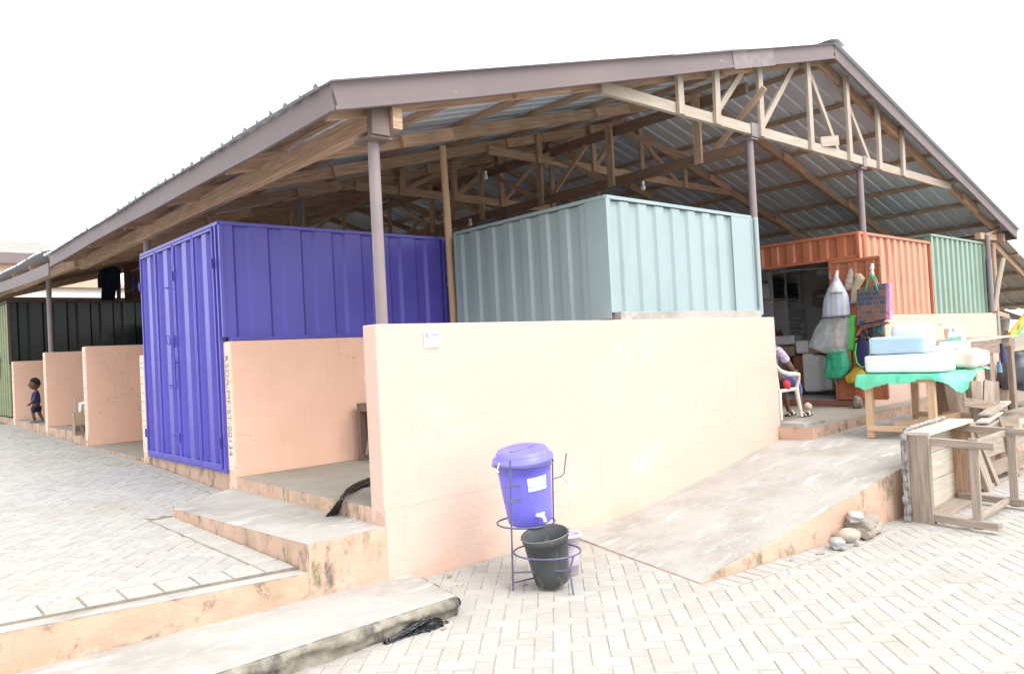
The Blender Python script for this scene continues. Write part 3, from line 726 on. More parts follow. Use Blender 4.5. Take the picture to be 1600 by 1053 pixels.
f = MB(); f.corr((X1, Y0, ZB-1.3), (0, 1, 0), Y1-Y0, ZT-ZB+1.26, (1, 0, 0), per=.285, dep=.03, duty=.45); f.build('side_panel', GREYP, gk)
f = MB(); f.box(X0+.02, X1-.02, Y0+.02, Y1, ZT-.03, ZT-.01); f.build('top_panel', GREYP, gk)
f = MB()
for (p, q) in (((X0, Y0, ZT-.015), (X1, Y0, ZT-.015)), ((X0, Y0, ZT-.0155), (X0, Y1, ZT-.0155)), ((X1, Y0, ZB), (X1, Y0, ZT-.03)), ((X0, Y1, ZB), (X0, Y1, ZT-.03))): rail(f, p, q, .03, .035)
f.build('frame', GREYP, gk)
f = MB(); f.tube([(X1+.01, Y0-.04, ZB+.1), (X1+.004, Y0-.045, 2.4), (X1+.008, Y0-.04, ZT-.05)], .006, 6); f.build('cable', mat('grey_cable', (.2, .2, .22)), gk)
# --- orange kiosk (shop)
ok = thing('orange_kiosk', 'orange metal kiosk used as an open shop with bags hanging at its door', 'kiosk', (9.3, 1.3, .6))
X0, X1, Y0, Y1, ZT, ZB = 8.0, 10.62, .10, 2.75, 3.035, 1.86
f = MB(); f.corr((X0+.02, Y0, ZB), (1, 0, 0), X1-X0-.04, ZT-ZB-.03, (0, -1, 0), per=.24, dep=.03, duty=.5); f.build('front_panel', mat('pale_orange_paint', (.52, .27, .175), (.48, .23, .145), 3, .42, .2, 5, stain=((.42, .15, .08), 3, .55, .12, (2, 1, .3))), ok)  # paler orange than the kiosk's other panels, with darker streaks
f = MB(); f.corr((X0, Y1, 2.70), (0, -1, 0), Y1-Y0, ZT-2.73, (-1, 0, 0), per=.26, dep=.03, duty=.5); f.build('header_panel', ORANP, ok)
f = MB(); f.corr((X0, .50, .68), (0, -1, 0), .36, 2.0, (-1, 0, 0), per=.26, dep=.03, duty=.5); f.build('side_panel', ORANP, ok)
f = MB()
for (p, q) in (((X0, Y0, ZT-.015), (X1, Y0, ZT-.015)), ((X0, Y0, ZT-.0155), (X0, Y1, ZT-.0155)), ((X0, Y0, 2.685), (X0, Y1, 2.685)), ((X0, .52, .6), (X0, .52, 2.66)), ((X0, Y0, 1.86), (X0, Y0, ZT-.03)), ((X1, Y0, ZB), (X1, Y0, ZT))): rail(f, p, q, .04, .04)
f.build('frame', ORANP, ok)
f = MB(); f.box(X0-.03, X0+.02, .2, Y1, .575, .655); f.build('sill', mat('rusty_orange_sill', (.40, .17, .12), (.32, .12, .08), 6, .8, .3, 20), ok)
GI = mat('grey_board_lining', (.66, .65, .65), (.58, .57, .58), 2, .7)
f = MB(); f.box(X0+.05, X1, Y1-.02, Y1, .6, 3.0); f.box(X1-.02, X1, Y0+.1, Y1-.02, .6, 3.0); f.box(X0+.04, X1-.02, Y0+.07, Y0+.09, .6, 3.0); f.build('inner_lining', GI, ok)
f = MB(); f.box(X0+.04, X1, Y0+.05, Y1, ZT-.03, ZT-.012); f.build('top_panel', ORANP, ok)
f = MB(); f.box(X0+.0, X1, Y0+.08, Y1, .60, .66); f.build('floor_panel', mat('white_lino', (.5, .5, .5), (.4, .4, .4), 3, .4), ok)
f = MB(); ya, yb = -.20, .50; f.corr((X0-.055, yb, .70), (0, -1, 0), yb-ya, 1.93, (-1, 0, 0), per=.25, dep=.03, duty=.5)
dl = f.build('door_leaf', ORANP, ok)
f = MB(); rail(f, (X0-.055, ya, .69), (X0-.055, yb, .69)); rail(f, (X0-.055, ya, 2.64), (X0-.055, yb, 2.64)); rail(f, (X0-.055, ya, .69), (X0-.055, ya, 2.64)); rail(f, (X0-.055, yb, .69), (X0-.055, yb, 2.64)); f.build('door_frame', ORANP, dl)
f = MB()
for z in (.95, 2.45): f.tube([(X0-.085, yb, z-.05), (X0-.085, yb, z+.05)], .02, 8)
f.build('hinge', STEEL, dl)
# --- green kiosk
nk = thing('green_kiosk', 'pale green metal kiosk at the right end of the shop row', 'kiosk', (12, 1.3, 1.86))
X0, X1, Y0, Y1, ZT = 10.66, 13.22, .09, 2.6, 3.17
f = MB(); f.corr((X0+.02, Y0, 1.86), (1, 0, 0), X1-X0-.04, ZT-1.89, (0, -1, 0), per=.235, dep=.035, duty=.5); f.build('front_panel', GREENP, nk)
f = MB(); f.corr((X0, Y1, 1.86), (0, -1, 0), 2.5, ZT-1.89, (-1, 0, 0), per=.24, dep=.03); f.build('side_panel', GREENP, nk)
f = MB(); rail(f, (X0, Y0, ZT-.015), (X1, Y0, ZT-.015)); rail(f, (X0, Y0, ZT-.0155), (X0, Y1, ZT-.0155)); rail(f, (X1, Y0, 1.86), (X1, Y0, ZT)); f.build('frame', GREENP, nk)
f = MB(); f.box(X0, X1, Y0+.02, Y1, ZT-.04, ZT-.02); f.build('top_panel', GREENP, nk)
f = MB(); f.corr((13.5, .12, .6), (1, .12, 0), .55, 2.3, (0, -1, 0), per=.2, dep=.03); o = tag(f.build('green_gate', GREENP), 'narrow green metal door panel just past the right-hand steel post', 'door')
# --- black kiosk on the left
bk = thing('black_kiosk', 'glossy black-green metal kiosk behind the leftmost partition walls', 'kiosk', (1.3, 12.7, 1.0))
GL = [(-.02, 14.55), (-.02, 14.55)]
X0, X1, Y0, Y1, ZT = 0.02, 2.7, 8.42, 14.35, 2.95
f = MB(); f.corr((-.02, 14.58, 1.95), (1, 0, 0), .01, .01, (0, -1, 0))
yk = 11.35
f = MB(); f.corr((-.01, 14.60, 1.6), (1, 0, 0), 5.2, 1.63, (0, -1, 0), per=.47, dep=.06, duty=.6, ph=.2); f.build('side_panel', BLACKP, bk)
f = MB(); rail(f, (-.02, 14.58, 3.24), (5.2, 14.58, 3.24), .05, .05); rail(f, (-.02, 14.58, 1.9), (-.02, 14.58, 3.22), .05, .05); rail(f, (-.02, 14.6, 3.241), (-.02, 17.3, 3.241), .05, .05); f.build('frame', mat('dark_rust_frame', (.10, .07, .06)), bk)
f = MB(); f.corr((-.02, 17.3, .78), (0, -1, 0), 2.7, 2.45, (-1, 0, 0), per=.3, dep=.04, duty=.5); dl = f.build('door_leaf', OLIVEP, bk)
f = MB(); f.box(-.06, -.03, 15.9, 15.95, 1.6, 2.2); f.box(-.08, -.05, 15.7, 16.1, 2.0, 2.05); f.build('door_latch', STEEL, dl)
f = MB(); f.box(0, 5.2, 14.7, 17.3, 3.2, 3.22); f.build('top_panel', BLACKP, bk)
# --- dark kiosks inside the shed
for k, (x0, x1, y0, y1, z1, lb) in enumerate(((2.9, 5.2, 5.4, 8.2, 2.75, 'dark blue steel kiosk deep inside the shed behind the wooden pole'),
        (7.9, 13.6, 5.6, 8.4, 2.85, 'long dark kiosk row inside the shed behind the orange shop'),
        (5.9, 7.6, 12.6, 15.2, 2.8, 'dark kiosk at the end of the shed aisle'),
        (8.0, 13.6, 10.2, 13.0, 2.8, 'dark kiosk row in the rear right part of the shed'),
        (2.9, 5.2, 10.2, 13, 2.8, 'dark kiosk in the rear middle of the shed'))):
    kk = thing('inner_kiosk', lb, 'kiosk', ((x0+x1)/2, (y0+y1)/2, .5))
    f = MB(); f.corr((x0, y0, .5), (1, 0, 0), x1-x0, z1-.5, (0, -1, 0), per=.3, dep=.035); f.build('front_panel', DARKP, kk)
    f = MB(); f.corr((x0, y1, .5), (0, -1, 0), y1-y0, z1-.5, (-1, 0, 0), per=.3, dep=.035); f.corr((x1, y0, .5), (0, 1, 0), y1-y0, z1-.5, (1, 0, 0), per=.3, dep=.035); f.build('side_panel', DARKP, kk)
    f = MB(); f.box(x0, x1, y0, y1, z1-.02, z1); f.build('top_panel', DARKP, kk)
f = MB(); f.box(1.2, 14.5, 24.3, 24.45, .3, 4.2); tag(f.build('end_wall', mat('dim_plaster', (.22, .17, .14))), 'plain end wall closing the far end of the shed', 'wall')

# ================================================================== OBJECTS
# --- hand-washing stand
C0 = Vector((.60, -.80, 0))
bx, by = .62, -.78
ws = thing('bucket_stand', 'thin blue-grey steel rod stand holding the violet water bucket before the front wall', 'stand', (bx, by, 0))
legL, legR = Vector((.51, -.745, 0)), Vector((.70, -1.125, 0))
uc = at(822, 815, 'y', -.60); lc = Vector((.735, -.86, .235)); rcn = at(817, 723, 'y', -.62)
f = MB(); f.tube([legL, at(799, 815, 'y', -.76), at(797, 719, 'y', -.80)], .0065, 8); f.build('leg', STANDM, ws)
f = MB(); f.tube([legR, (.70, -1.10, .15), lc+Vector((.02, -.23, 0))], .0065, 8); f.build('leg', STANDM, ws)
gB = at(869, 893, 'y', -.52); gB.z = 0
f = MB(); f.tube([gB, at(865, 815, 'y', -.50), at(863, 711, 'y', -.50)], .0065, 8); f.build('leg', STANDM, ws)
f = MB(); f.ring(uc, .206, .0065, 40); f.build('bucket_ring', STANDM, ws)
f = MB(); f.ring(lc, .228, .0065, 40, (.02, .0, 1)); f.build('basin_ring', STANDM, ws)
f = MB(); f.ring(rcn, .218, .005, 40, (-.03, .0, 1)); f.build('rim_ring', STANDM, ws)
f = MB(); f.tube([legL+Vector((0, 0, .12)), legR+Vector((0, 0, .16))], .0055, 6); f.build('cross_rod', STANDM, ws)
f = MB(); f.tube([legL+Vector((0, 0, .05)), at(872, 893, 'z', .05)], .0055, 6); f.build('cross_rod', STANDM, ws)
hb = at(864, 748, 'y', -.50)
f = MB(); f.tube([hb, at(877, 744, 'y', -.52), at(881, 740, 'y', -.52), at(885, 708, 'y', -.52)], .0055, 6); f.build('towel_hook', STANDM, ws)
cg = []
f = MB()
for v in (760, 783):
    a_, b_, c_, d_ = at(789, v-1, 'y', -.90), at(813, v+1, 'y', -.94), at(815, v-1, 'y', -.86), at(795, v-3, 'y', -.84)
    f.tube([a_, b_, c_, d_, a_], .004, 6)
for (u, v) in ((790, 0), (813, 2)):
    f.tube([at(u, 760+v, 'y', -.92), at(u, 784+v, 'y', -.92)], .0035, 6)
f.build('soap_holder', STANDM, ws)
# violet bucket on the ring
wb = thing('water_bucket', 'violet-blue lidded plastic bucket with a tap, sitting in the rod stand', 'bucket', tuple(at(829, 813, 'y', -.60)))
# axis leans slightly to the right as in the photo
T0 = at(829, 813, 'y', -.60); T1 = at(817, 716, 'y', -.62)
def lofta(mb, a, b, prof, n=40):
    a, b = Vector(a), Vector(b); d = (b-a); L = d.length; z = d/L; x = Vector((1, 0, 0)); x = (x-z*x.dot(z)).normalized(); y = z.cross(x)
    vs = []
    for (t, r) in prof:
        for k in range(n):
            an = 2*math.pi*k/n; vs.append(a+d*t+x*math.cos(an)*r+y*math.sin(an)*r)
    fs = [(i*n+k, i*n+(k+1) % n, (i+1)*n+(k+1) % n, (i+1)*n+k) for i in range(len(prof)-1) for k in range(n)]
    mb.add(vs, fs, smooth=True); return (x, y, z)
f = MB(); ax = lofta(f, T0, T1, [(0, 0), (0, .148), (.02, .158), (.25, .168), (.5, .178), (.75, .187), (.86, .191), (.865, .195), (.95, .198), (.955, .205), (1, .207), (1, .19), (.3, .16)]); f.build('bucket_body', BLUEPL, wb)
f = MB(); lofta(f, T0, T1, [(.965, .212), (1.0, .219), (1.03, .218), (1.04, .208), (1.045, .195), (1.10, .190), (1.145, .178), (1.165, .150), (1.165, .115), (1.150, .10), (1.15, .04), (1.165, .03), (1.165, 0)]); ld = f.build('lid', BLUEPL, wb)
f = MB(); q = T0+(T1-T0)*1.15; f.bar(q-ax[0]*.10, q+ax[0]*.10, .03, .018, side=ax[1]); bevel(f.build('lid_grip', BLUEPL, ld), .006)
# handle ears
for (u, v, s_) in ((776, 738, -1), (870, 708, 1)):
    f = MB(); p = at(u-4*s_, v-15 if s_ < 0 else v+2, 'y', -.66); q = at(u, v, 'y', -.66)
    if s_ < 0: f.tube([p, p+(q-p)*.9, q, q+(ax[0]*.02)], .004, 6)
    else: f.tube([p, q+ax[0]*.02, q+ax[0]*.05], .004, 6)
    f.build('handle', WHITEPL, wb)
tp = at(846, 806, 'y', -.795)
f = MB(); f.tube([tp+Vector((0, .06, .0)), tp+Vector((0, -.01, 0))], .014, 12); f.tube([tp+Vector((0, -.01, .012)), tp+Vector((.0, -.03, -.015)), tp+Vector((0, -.035, -.035))], .011, 10); f.bar(tp+Vector((-.025, -.01, .018)), tp+Vector((.02, -.01, .022)), .012, .012); tapo = f.build('tap', WHITEPL, wb)
# paper label wraps a patch of the bucket wall
f = MB(); vcam = (Vector((CAM.x, CAM.y, 0))-Vector((T0.x, T0.y, 0))).normalized(); base_an = math.atan2(vcam.y, vcam.x)
def labf(da0, da1, t0, t1, off):
    def fn(i, j):
        an = base_an+da0+(da1-da0)*i; t = t0+(t1-t0)*j; r = .168+(t-.25)*.038+off
        return T0+(T1-T0)*t+ax[0]*math.cos(an)*r+ax[1]*math.sin(an)*r
    return fn
f.grid(labf(.08, .86, .58, .79, .0042), 12, 3); lb = f.build('paper_label', WHITEPL, wb)
f = MB(); f.grid(labf(.09, .85, .635, .665, .0052), 12, 1); f.build('label_band', CY, lb)
f = MB()
for t in (.60, .685, .70, .72, .745, .765): f.grid(labf(.12+random.random()*.1, .6+random.random()*.1, t, t+.006, .0052), 8, 1)
f.build('label_print', mat('faint_print', (.55, .6, .62)), lb)
f = MB(); f.grid(labf(.70, .80, .735, .775, .0052), 3, 1); f.build('label_emblem', CY, lb)
# dark grey bucket tilted in the lower ring
db = thing('dark_bucket', 'dark grey open plastic bucket hanging tilted in the lower ring', 'bucket', (.72, -.85, .03))
B0 = at(863, 907, 'y', -.90); B1 = at(849, 836, 'y', -.90)
B0 = Vector((B0.x, B0.y, B0.z)); tilt = (B1-B0)+Vector((.0, -.015, 0))
f = MB(); bax = lofta(f, B0, B0+tilt*1.03, [(0, 0), (0, .108), (.02, .116), (.5, .136), (.9, .151), (.905, .158), (.97, .160), (1.0, .163), (1.02, .158), (1.0, .149), (.5, .130), (.05, .11), (.05, 0)]); f.build('bucket_body', DGREYPL, db)
f = MB(); q = B0+tilt*1.04; pts = []
for k in range(19):
    an = math.pi*k/18+2.6; pts.append(q+bax[0]*math.cos(an)*.168+bax[1]*math.sin(an)*.168+Vector((0, 0, .012*math.sin(math.pi*k/18))))
f.tube(pts, .003, 6); f.build('wire_handle', STEEL, db)
# lilac white bin standing behind the dark bucket
pb = at(888, 896, 'z', 0); 
lb_ = thing('waste_bin', 'small lilac and white patterned plastic bin on the paving behind the dark bucket', 'bin', pb)
f = MB(); lofta(f, pb, pb+Vector((0, 0, .285)), [(0, 0), (0, .072), (.5, .083), (.93, .093), (.93, .102), (1, .104), (1, .09), (.1, .075), (.1, 0)]); f.build('bin_body', mat('lilac_floral_print', (.56, .52, .58), (.56, .42, .56), 42, .5, 0), lb_)
f = MB(); f.ring(pb+Vector((0, 0, .28)), .1, .009, 32); f.build('bin_rim', WHITEPL, lb_)

# --- rocks and debris at the ramp
RK = mat('brown_grey_rock', (.36, .31, .265), (.26, .22, .185), 4, .9, .8, 14, stain=((.42, .40, .36), 5, .55, .08))
RKW = mat('pale_rock', (.42, .37, .31), (.32, .28, .23), 4, .9, .7, 18)
def rock(name, label, c, sx, sy, sz, m, seed, rz=0, cat='rock', sub=3, jag=.25, boxy=.0):
    bm = bmesh.new(); bmesh.ops.create_icosphere(bm, subdivisions=sub, radius=1)
    for v in bm.verts:
        p = v.co.copy(); n_ = noise.noise(p*1.3+Vector((seed*3.1, 0, 0)))*jag+noise.noise(p*3.5+Vector((0, seed, 0)))*jag*.4
        mxc = max(abs(p.x), abs(p.y), abs(p.z)); p = p.lerp(p/mxc*.85, boxy)*(1+n_)
        v.co = Vector((p.x*sx, p.y*sy, max(p.z, -.8)*sz))
    zmin = min(v.co.z for v in bm.verts)
    bm.transform(Matrix.Translation((0, 0, -zmin)))
    me = bpy.data.meshes.new(name); bm.to_mesh(me); bm.free(); me.materials.append(m)
    o = bpy.data.objects.new(name, me); o.location = c; o.rotation_euler = (0, 0, rz); col.objects.link(o)
    for p in me.polygons: p.use_smooth = False
    b = o.modifiers.new('b', 'BEVEL'); b.width = .006; b.segments = 2
    return tag(o, label, cat)
def gpos(u, v): return at(u, v, 'z', 0)
rock('rock', 'large jagged brown rock leaning on the ramp side', gpos(1362, 836)+Vector((.0, .06, 0)), .20, .12, .085, RK, 3, .1, jag=.35, boxy=.5)
rock('rock', 'rounded beige rock in front of the large brown rock', gpos(1326, 846), .105, .075, .058, RKW, 5, -.3, jag=.12)
rock('rock', 'pale flat rock lying on top of the large brown rock', gpos(1362, 836)+Vector((-.13, .06, .125)), .095, .065, .042, mat('chalky_rock', (.46, .44, .42), (.38, .36, .34), 4, .9, .7, 18), 8, .5, jag=.3, boxy=.4)
rock('rock', 'thumb-sized brown stone touching the beige rock', gpos(1340, 853), .022, .02, .028, RKW, 11, sub=2)
o = rock('paver_piece', 'broken grey paver block beside the ramp rocks', gpos(1309, 857), .085, .06, .048, mat('block_grey', (.36, .36, .35), (.31, .31, .30), 9, .9, .4, 60), 9, .65, 'block', sub=2, jag=.05, boxy=1)
rock('stone', 'small flat brown stone chip on the paving left of the rocks', gpos(1282, 865), .045, .02, .008, RK, 12, -.2, 'stone', 2)
rock('stone', 'tiny grey stone chip on the paving nearest the ramp side', gpos(1237, 875), .03, .015, .006, RK, 13, .2, 'stone', 2)
rock('stone', 'round mottled stone propping the orange shop door leaf', Vector((7.72, .12, .57)), .085, .07, .095, mat('mottled_stone', (.30, .25, .2), (.12, .10, .08), 26, .9, .8, 30), 14, .3, 'stone')
rock('stone', 'reddish chip on the paving by the broken step end', gpos(693, 983), .022, .01, .006, mat('brick_chip', (.40, .22, .15)), 15, .2, 'stone', 2)
rock('stone', 'pale plaster chip lying on the paving near the front wall', gpos(719, 914), .035, .02, .008, mat('peach_chip', (.48, .38, .32)), 16, .4, 'stone', 2, boxy=.8)
rock('stone', 'small white chip right of the lilac bin', gpos(899, 890), .018, .014, .014, WHITEPL, 17, .2, 'stone', 2)
rock('stone', 'brown pebble under the bucket stand', gpos(820, 914), .018, .014, .010, RK, 18, .2, 'stone', 2)
rock('stone', 'white scrap beside the black bag on the lower paving', gpos(614, 998)+Vector((0, 0, 0)), .02, .012, .006, WHITEPL, 19, .2, 'stone', 2)
rock('stone', 'dark chip at the foot of the front wall near the step', gpos(703, 902), .022, .012, .014, RK, 20, .2, 'stone', 2)
random.seed(31)
gm = MB()
for k in range(420):                    # grit washed against the wall foot and between the pavers
    if k < 240: x, y = random.uniform(.2, 2.0), -abs(random.gauss(0, .12))-.01
    else: x, y = random.uniform(-1, 4), random.uniform(-2.8, -.1)
    if not in_lower(x, y): continue
    r = random.uniform(.0015, .005)
    gm.add([(x-r, y, .001), (x, y-r, .001), (x+r, y, .001), (x, y+r, .001), (x, y, .001+r)], [(0, 1, 4), (1, 2, 4), (2, 3, 4), (3, 0, 4)])
tag(gm.build('grit', GROUT), 'fine sand and grit scattered over the pavers along the wall foot', 'grit', kind='stuff')
gm = MB()
random.seed(5)
for k in range(60):
    t = random.random(); 
    x, y, z = random.choice([(-.60-random.random()*.03, .08+random.random()*.3, .25), (-.02, 2.9+random.random()*1.2, .375), (-.74+random.random()*.5, 2.2+random.random()*.35, .40)])
    for j in range(3):
        dx, dy = random.uniform(-.015, .015), random.uniform(-.015, .015)
        gm.add([(x, y, z), (x+.003, y, z), (x+dx, y+dy, z+random.uniform(.01, .022))], [(0, 1, 2)])
tag(gm.build('weeds', mat('weed_green', (.10, .16, .06))), 'tiny green weeds growing in the joints by the landing', 'weeds', kind='stuff')

# --- black polythene bags
def bag_strip(name, label, pts, wds, m=BLKBAG, lift=.018, folds=5, seed=1):
    s_ = MB(); n = len(pts); random.seed(seed); N = 40
    def P(t):
        k = min(n-2, int(t*(n-1))); u = t*(n-1)-k; return Vector(pts[k]).lerp(Vector(pts[k+1]), u), wds[k]+(wds[k+1]-wds[k])*u
    def fn(i, j):
        p, w_ = P(min(i, .9999)); q, _ = P(min(i+.02, .9999)); d = (q-p)
        if d.length < 1e-5: d = Vector(pts[-1])-Vector(pts[-2])
        sd_ = d.cross(Vector((0, 0, 1)));
        if sd_.length < 1e-4: sd_ = Vector((1, 0, 0))
        sd_.normalize(); nn = sd_.cross(d).normalized(); a_ = j*2*math.pi
        r = w_*(.5+.14*noise.noise(Vector((math.cos(a_)*2+seed, math.sin(a_)*2, i*4))))
        hh = lift*(.6+.5*math.sin(a_*folds)*.5)+.12*w_*noise.noise(Vector((j*9, i*5, seed)))
        r *= 1+.45*noise.noise(Vector((math.cos(a_)*3, math.sin(a_)*3+seed, i*14)))
        hh += .35*lift*noise.noise(Vector((math.cos(a_)*7+seed, math.sin(a_)*7, i*26)))
        return p+sd_*math.cos(a_)*r+nn*abs(math.sin(a_))*abs(hh)*(1 if math.sin(a_) > 0 else .15)+Vector((0, 0, .003))
    s_.grid(fn, 70, 48)
    o = s_.build(name, m); return tag(merge(o, .0003), label, 'plastic bag')
z0 = .004
A = lambda u, v, z=0: at(u, v, 'z', z)
bag_strip('plastic_bag', 'crumpled flat black plastic bag lying on the paving at the end of the cement step', [A(601, 1007), A(618, 1000), A(636, 992), A(655, 984), A(672, 977), A(684, 970)], [.03, .03, .06, .11, .16, .15], seed=3, lift=.028)
bag_strip('plastic_bag', 'second strand of the black bag, nearest the cement step riser', [A(608, 1002, .012), A(632, 988, .025), A(652, 975, .04), A(668, 963, .055)], [.03, .045, .07, .06], seed=6)
bag_strip('plastic_bag', 'twisted black plastic bag hanging over the edge of the first bay floor', [at(522, 806, 'x', -.03), at(528, 791, 'x', -.035), at(535, 780, 'x', -.03), at(541, 771, 'z', .56), at(552, 763, 'z', .55), at(564, 758, 'z', .55), at(580, 751, 'z', .55)], [.12, .06, .022, .03, .09, .13, .15], lift=.035, seed=9)

# --- bench in the first bay
bn = thing('wooden_bench', 'dark wooden bench standing inside the first bay against the partition wall', 'bench', (1.7, 2.2, .54))
f = MB(); f.box(1.28, 2.3, 2.15, 2.55, 1.06, 1.14); f.build('seat_plank', DKW, bn)
for (x, y) in ((1.31, 2.5), (2.2, 2.5), (1.31, 2.2), (2.2, 2.2)):
    f = MB(); f.bar((x, y, .54), (x, y, 1.06), .07, .07); f.build('leg', DKW, bn)
f = MB(); f.bar((1.33, 2.45, .60), (1.33, 2.25, 1.04), .04, .03, side=(0, 1, 0)); f.bar((1.36, 2.52, .75), (2.2, 2.52, .75), .04, .05); f.build('brace', WOODG, bn)
f = MB(); f.box(1.36, 2.2, 2.49, 2.53, .56, 1.05); f.build('back_board', WOODD, bn)
f = MB(); f.box(.04, .17, .177, .26, 1.44, 1.48); f.bar((.06, .22, 1.46), (.1, .2, 1.36), .02, .02); tag(f.build('wall_bracket', WOODL), 'small pale wooden peg on the inner side of the front wall end', 'peg')

# --- cardboard box with RT on the wall corner
cbx = thing('cardboard_box', 'open cardboard carton marked RT on the kerb in front of a partition wall', 'box', (-.05, 8.75, .70))
CARD = mat('brown_cardboard', (.36, .28, .20), (.31, .24, .17), 5, .85, .2, 40)
xa_ = at(117, 677, 'y', 8.52).x; xb_ = xa_+.26; yb0, yb1 = 8.50, 8.66; zb = .675; zt_ = 1.03
f = MB(); f.box(xa_, xb_, yb0, yb0+.006, zb, zt_); f.box(xa_, xb_, yb1-.006, yb1, zb, zt_); f.box(xa_, xa_+.006, yb0, yb1, zb, zt_); f.box(xb_-.006, xb_, yb0, yb1, zb, zt_); f.box(xa_+.01, xb_-.01, yb0+.01, yb1-.01, zb+.002, zb+.008); f.build('carton_wall', CARD, cbx)
f = MB(); f.box(xa_, xb_-.02, yb0-.004, yb0-.001, zb, zb+.17); f.build('printed_band', mat('darker_cardboard', (.26, .19, .14)), cbx)
text('RT', .135, Vector((xa_+.085, yb0-.006, zb+.09)), frame((1, 0, 0), (0, 0, 1)), INK, cbx)
f = MB(); f.bar((xa_+.05, yb1-.05, zt_-.1), (xa_+.04, yb1-.05, zt_+.2), .06, .02, side=(0, 1, 0)); tag(f.build('board_offcut', WOODG), 'narrow wooden offcut sticking up from the RT carton', 'wood')
f = MB(); f.tube([(xa_+.10, yb1-.05, zt_-.05), (xa_+.11, yb1-.05, zt_+.12), (xa_+.24, yb1-.05, zt_+.13)], .03, 10); tag(f.build('pipe_fitting', WHITEPL), 'white pipe bend in the RT carton', 'pipe')
f = MB(); f.tube([(xa_+.2, yb0+.07, zt_-.1), (xa_+.2, yb0+.07, zt_+.07)], .045, 12); tag(f.build('tin', mat('blue_grey_tin', (.2, .24, .3))), 'blue-grey tin standing in the RT carton', 'tin')

# --- clothes above the black kiosk
NAVY = mat('navy_cloth', (.012, .02, .038), (.008, .014, .028), 8, .9, .4, 30)
f = MB(); ysh = 15.1
P_ = lambda u, v: at(u, v, 'y', ysh)
c0 = P_(174, 417); s_ = .0130
def shirt_sec(ul, ur, v):
    a_, b_ = P_(ul, v), P_(ur, v); return ((a_.x+b_.x)/2, ysh, (a_.z+b_.z)/2, abs(b_.x-a_.x)/2, .05)
f.loft([shirt_sec(170, 182, 417), shirt_sec(160, 189, 421), shirt_sec(159, 189, 430), shirt_sec(159.5, 187, 445), shirt_sec(158.5, 181, 455), shirt_sec(158, 179, 470), shirt_sec(158, 178, 492)][::-1], 28, ex=2.4, nz=.02)
cl = thing('hanging_shirt', 'dark navy shirt hanging under the eave above the black kiosk', 'shirt', (c0.x, ysh, c0.z-.3)); f.build('shirt_body', NAVY, cl)
f = MB(); a_, b_ = P_(162, 424), P_(158, 450); f.tube([a_, a_.lerp(b_, .5)+Vector((-.03, -.02, 0)), b_], [.09, .08, .07], 12); f.build('sleeve', NAVY, cl)
f = MB(); f.tube([P_(174, 418), P_(174, 412)+Vector((0, 0, .03))], .006, 6); f.build('hanger', STEEL, cl)
f = MB(); f.loft([(P_(189.5, 470).x, ysh+.2, P_(189, 470).z, .045, .03), (P_(189, 440).x, ysh+.2, P_(189, 440).z, .05, .03), (P_(190, 420).x, ysh+.2, P_(190, 420).z, .02, .02)], 16); tag(f.build('hanging_cloth', mat('grey_blue_cloth', (.12, .16, .22))), 'narrow grey-blue cloth hanging right of the navy shirt', 'cloth')
pnl = thing('plywood_panel', 'brown plywood panel with a violet mark above the black kiosk beside the purple door', 'panel', (2.5, 15.6, 3.4))
f = MB(); a_, b_ = at(193, 412, 'y', 15.6), at(226, 470, 'y', 15.6); f.box(a_.x, b_.x+.3, 15.6, 15.63, b_.z, a_.z+.15); f.build('board', WOODD, pnl)
f = MB(); f.bar((a_.x, 15.57, b_.z+.20), (b_.x+.3, 15.57, b_.z+.60), .03, .05, side=(0, 1, 0)); f.bar((a_.x+.15, 15.57, a_.z-.2), (b_.x+.3, 15.57, a_.z+.12), .03, .05, side=(0, 1, 0)); f.build('batten', WOOD, pnl)
f = MB(); p = at(208, 440, 'y', 15.5); f.loft([(p.x, 15.5, p.z-.32, .02, .01), (p.x, 15.5, p.z-.1, .04, .02), (p.x, 15.5, p.z+.08, .055, .03), (p.x, 15.5, p.z+.18, .02, .01)], 16); f.build('violet_mark', PURP, pnl)

# --- bulbs
GL_ = mat('white_glass', (.7, .7, .68), None, 3, .2)
for k, (u, v, ax_, val, lb2) in enumerate(((1005, 292, 'x', 5.27, 'unlit bulb under the lengthwise beam above the grey kiosk'), (735, 349, 'y', 5.0, 'unlit bulb hanging deep in the shed above the junction of purple and grey kiosks'), (759, 276, 'y', 3.4, 'small unlit bulb high among the trusses left of centre'))):
    p = at(u, v, ax_, val); t = thing('light_bulb', lb2, 'bulb', p)
    f = MB(); f.loft([(p.x, p.y, p.z-.05, .005, .005), (p.x, p.y, p.z-.035, .028, .028), (p.x, p.y, p.z-.01, .034, .034), (p.x, p.y, p.z+.02, .02, .02), (p.x, p.y, p.z+.035, .014, .014)], 14); f.build('glass', GL_, t)
    f = MB(); f.tube([(p.x, p.y, p.z+.03), (p.x, p.y, p.z+.075)], .019, 10); f.build('socket', WHITEPL, t)

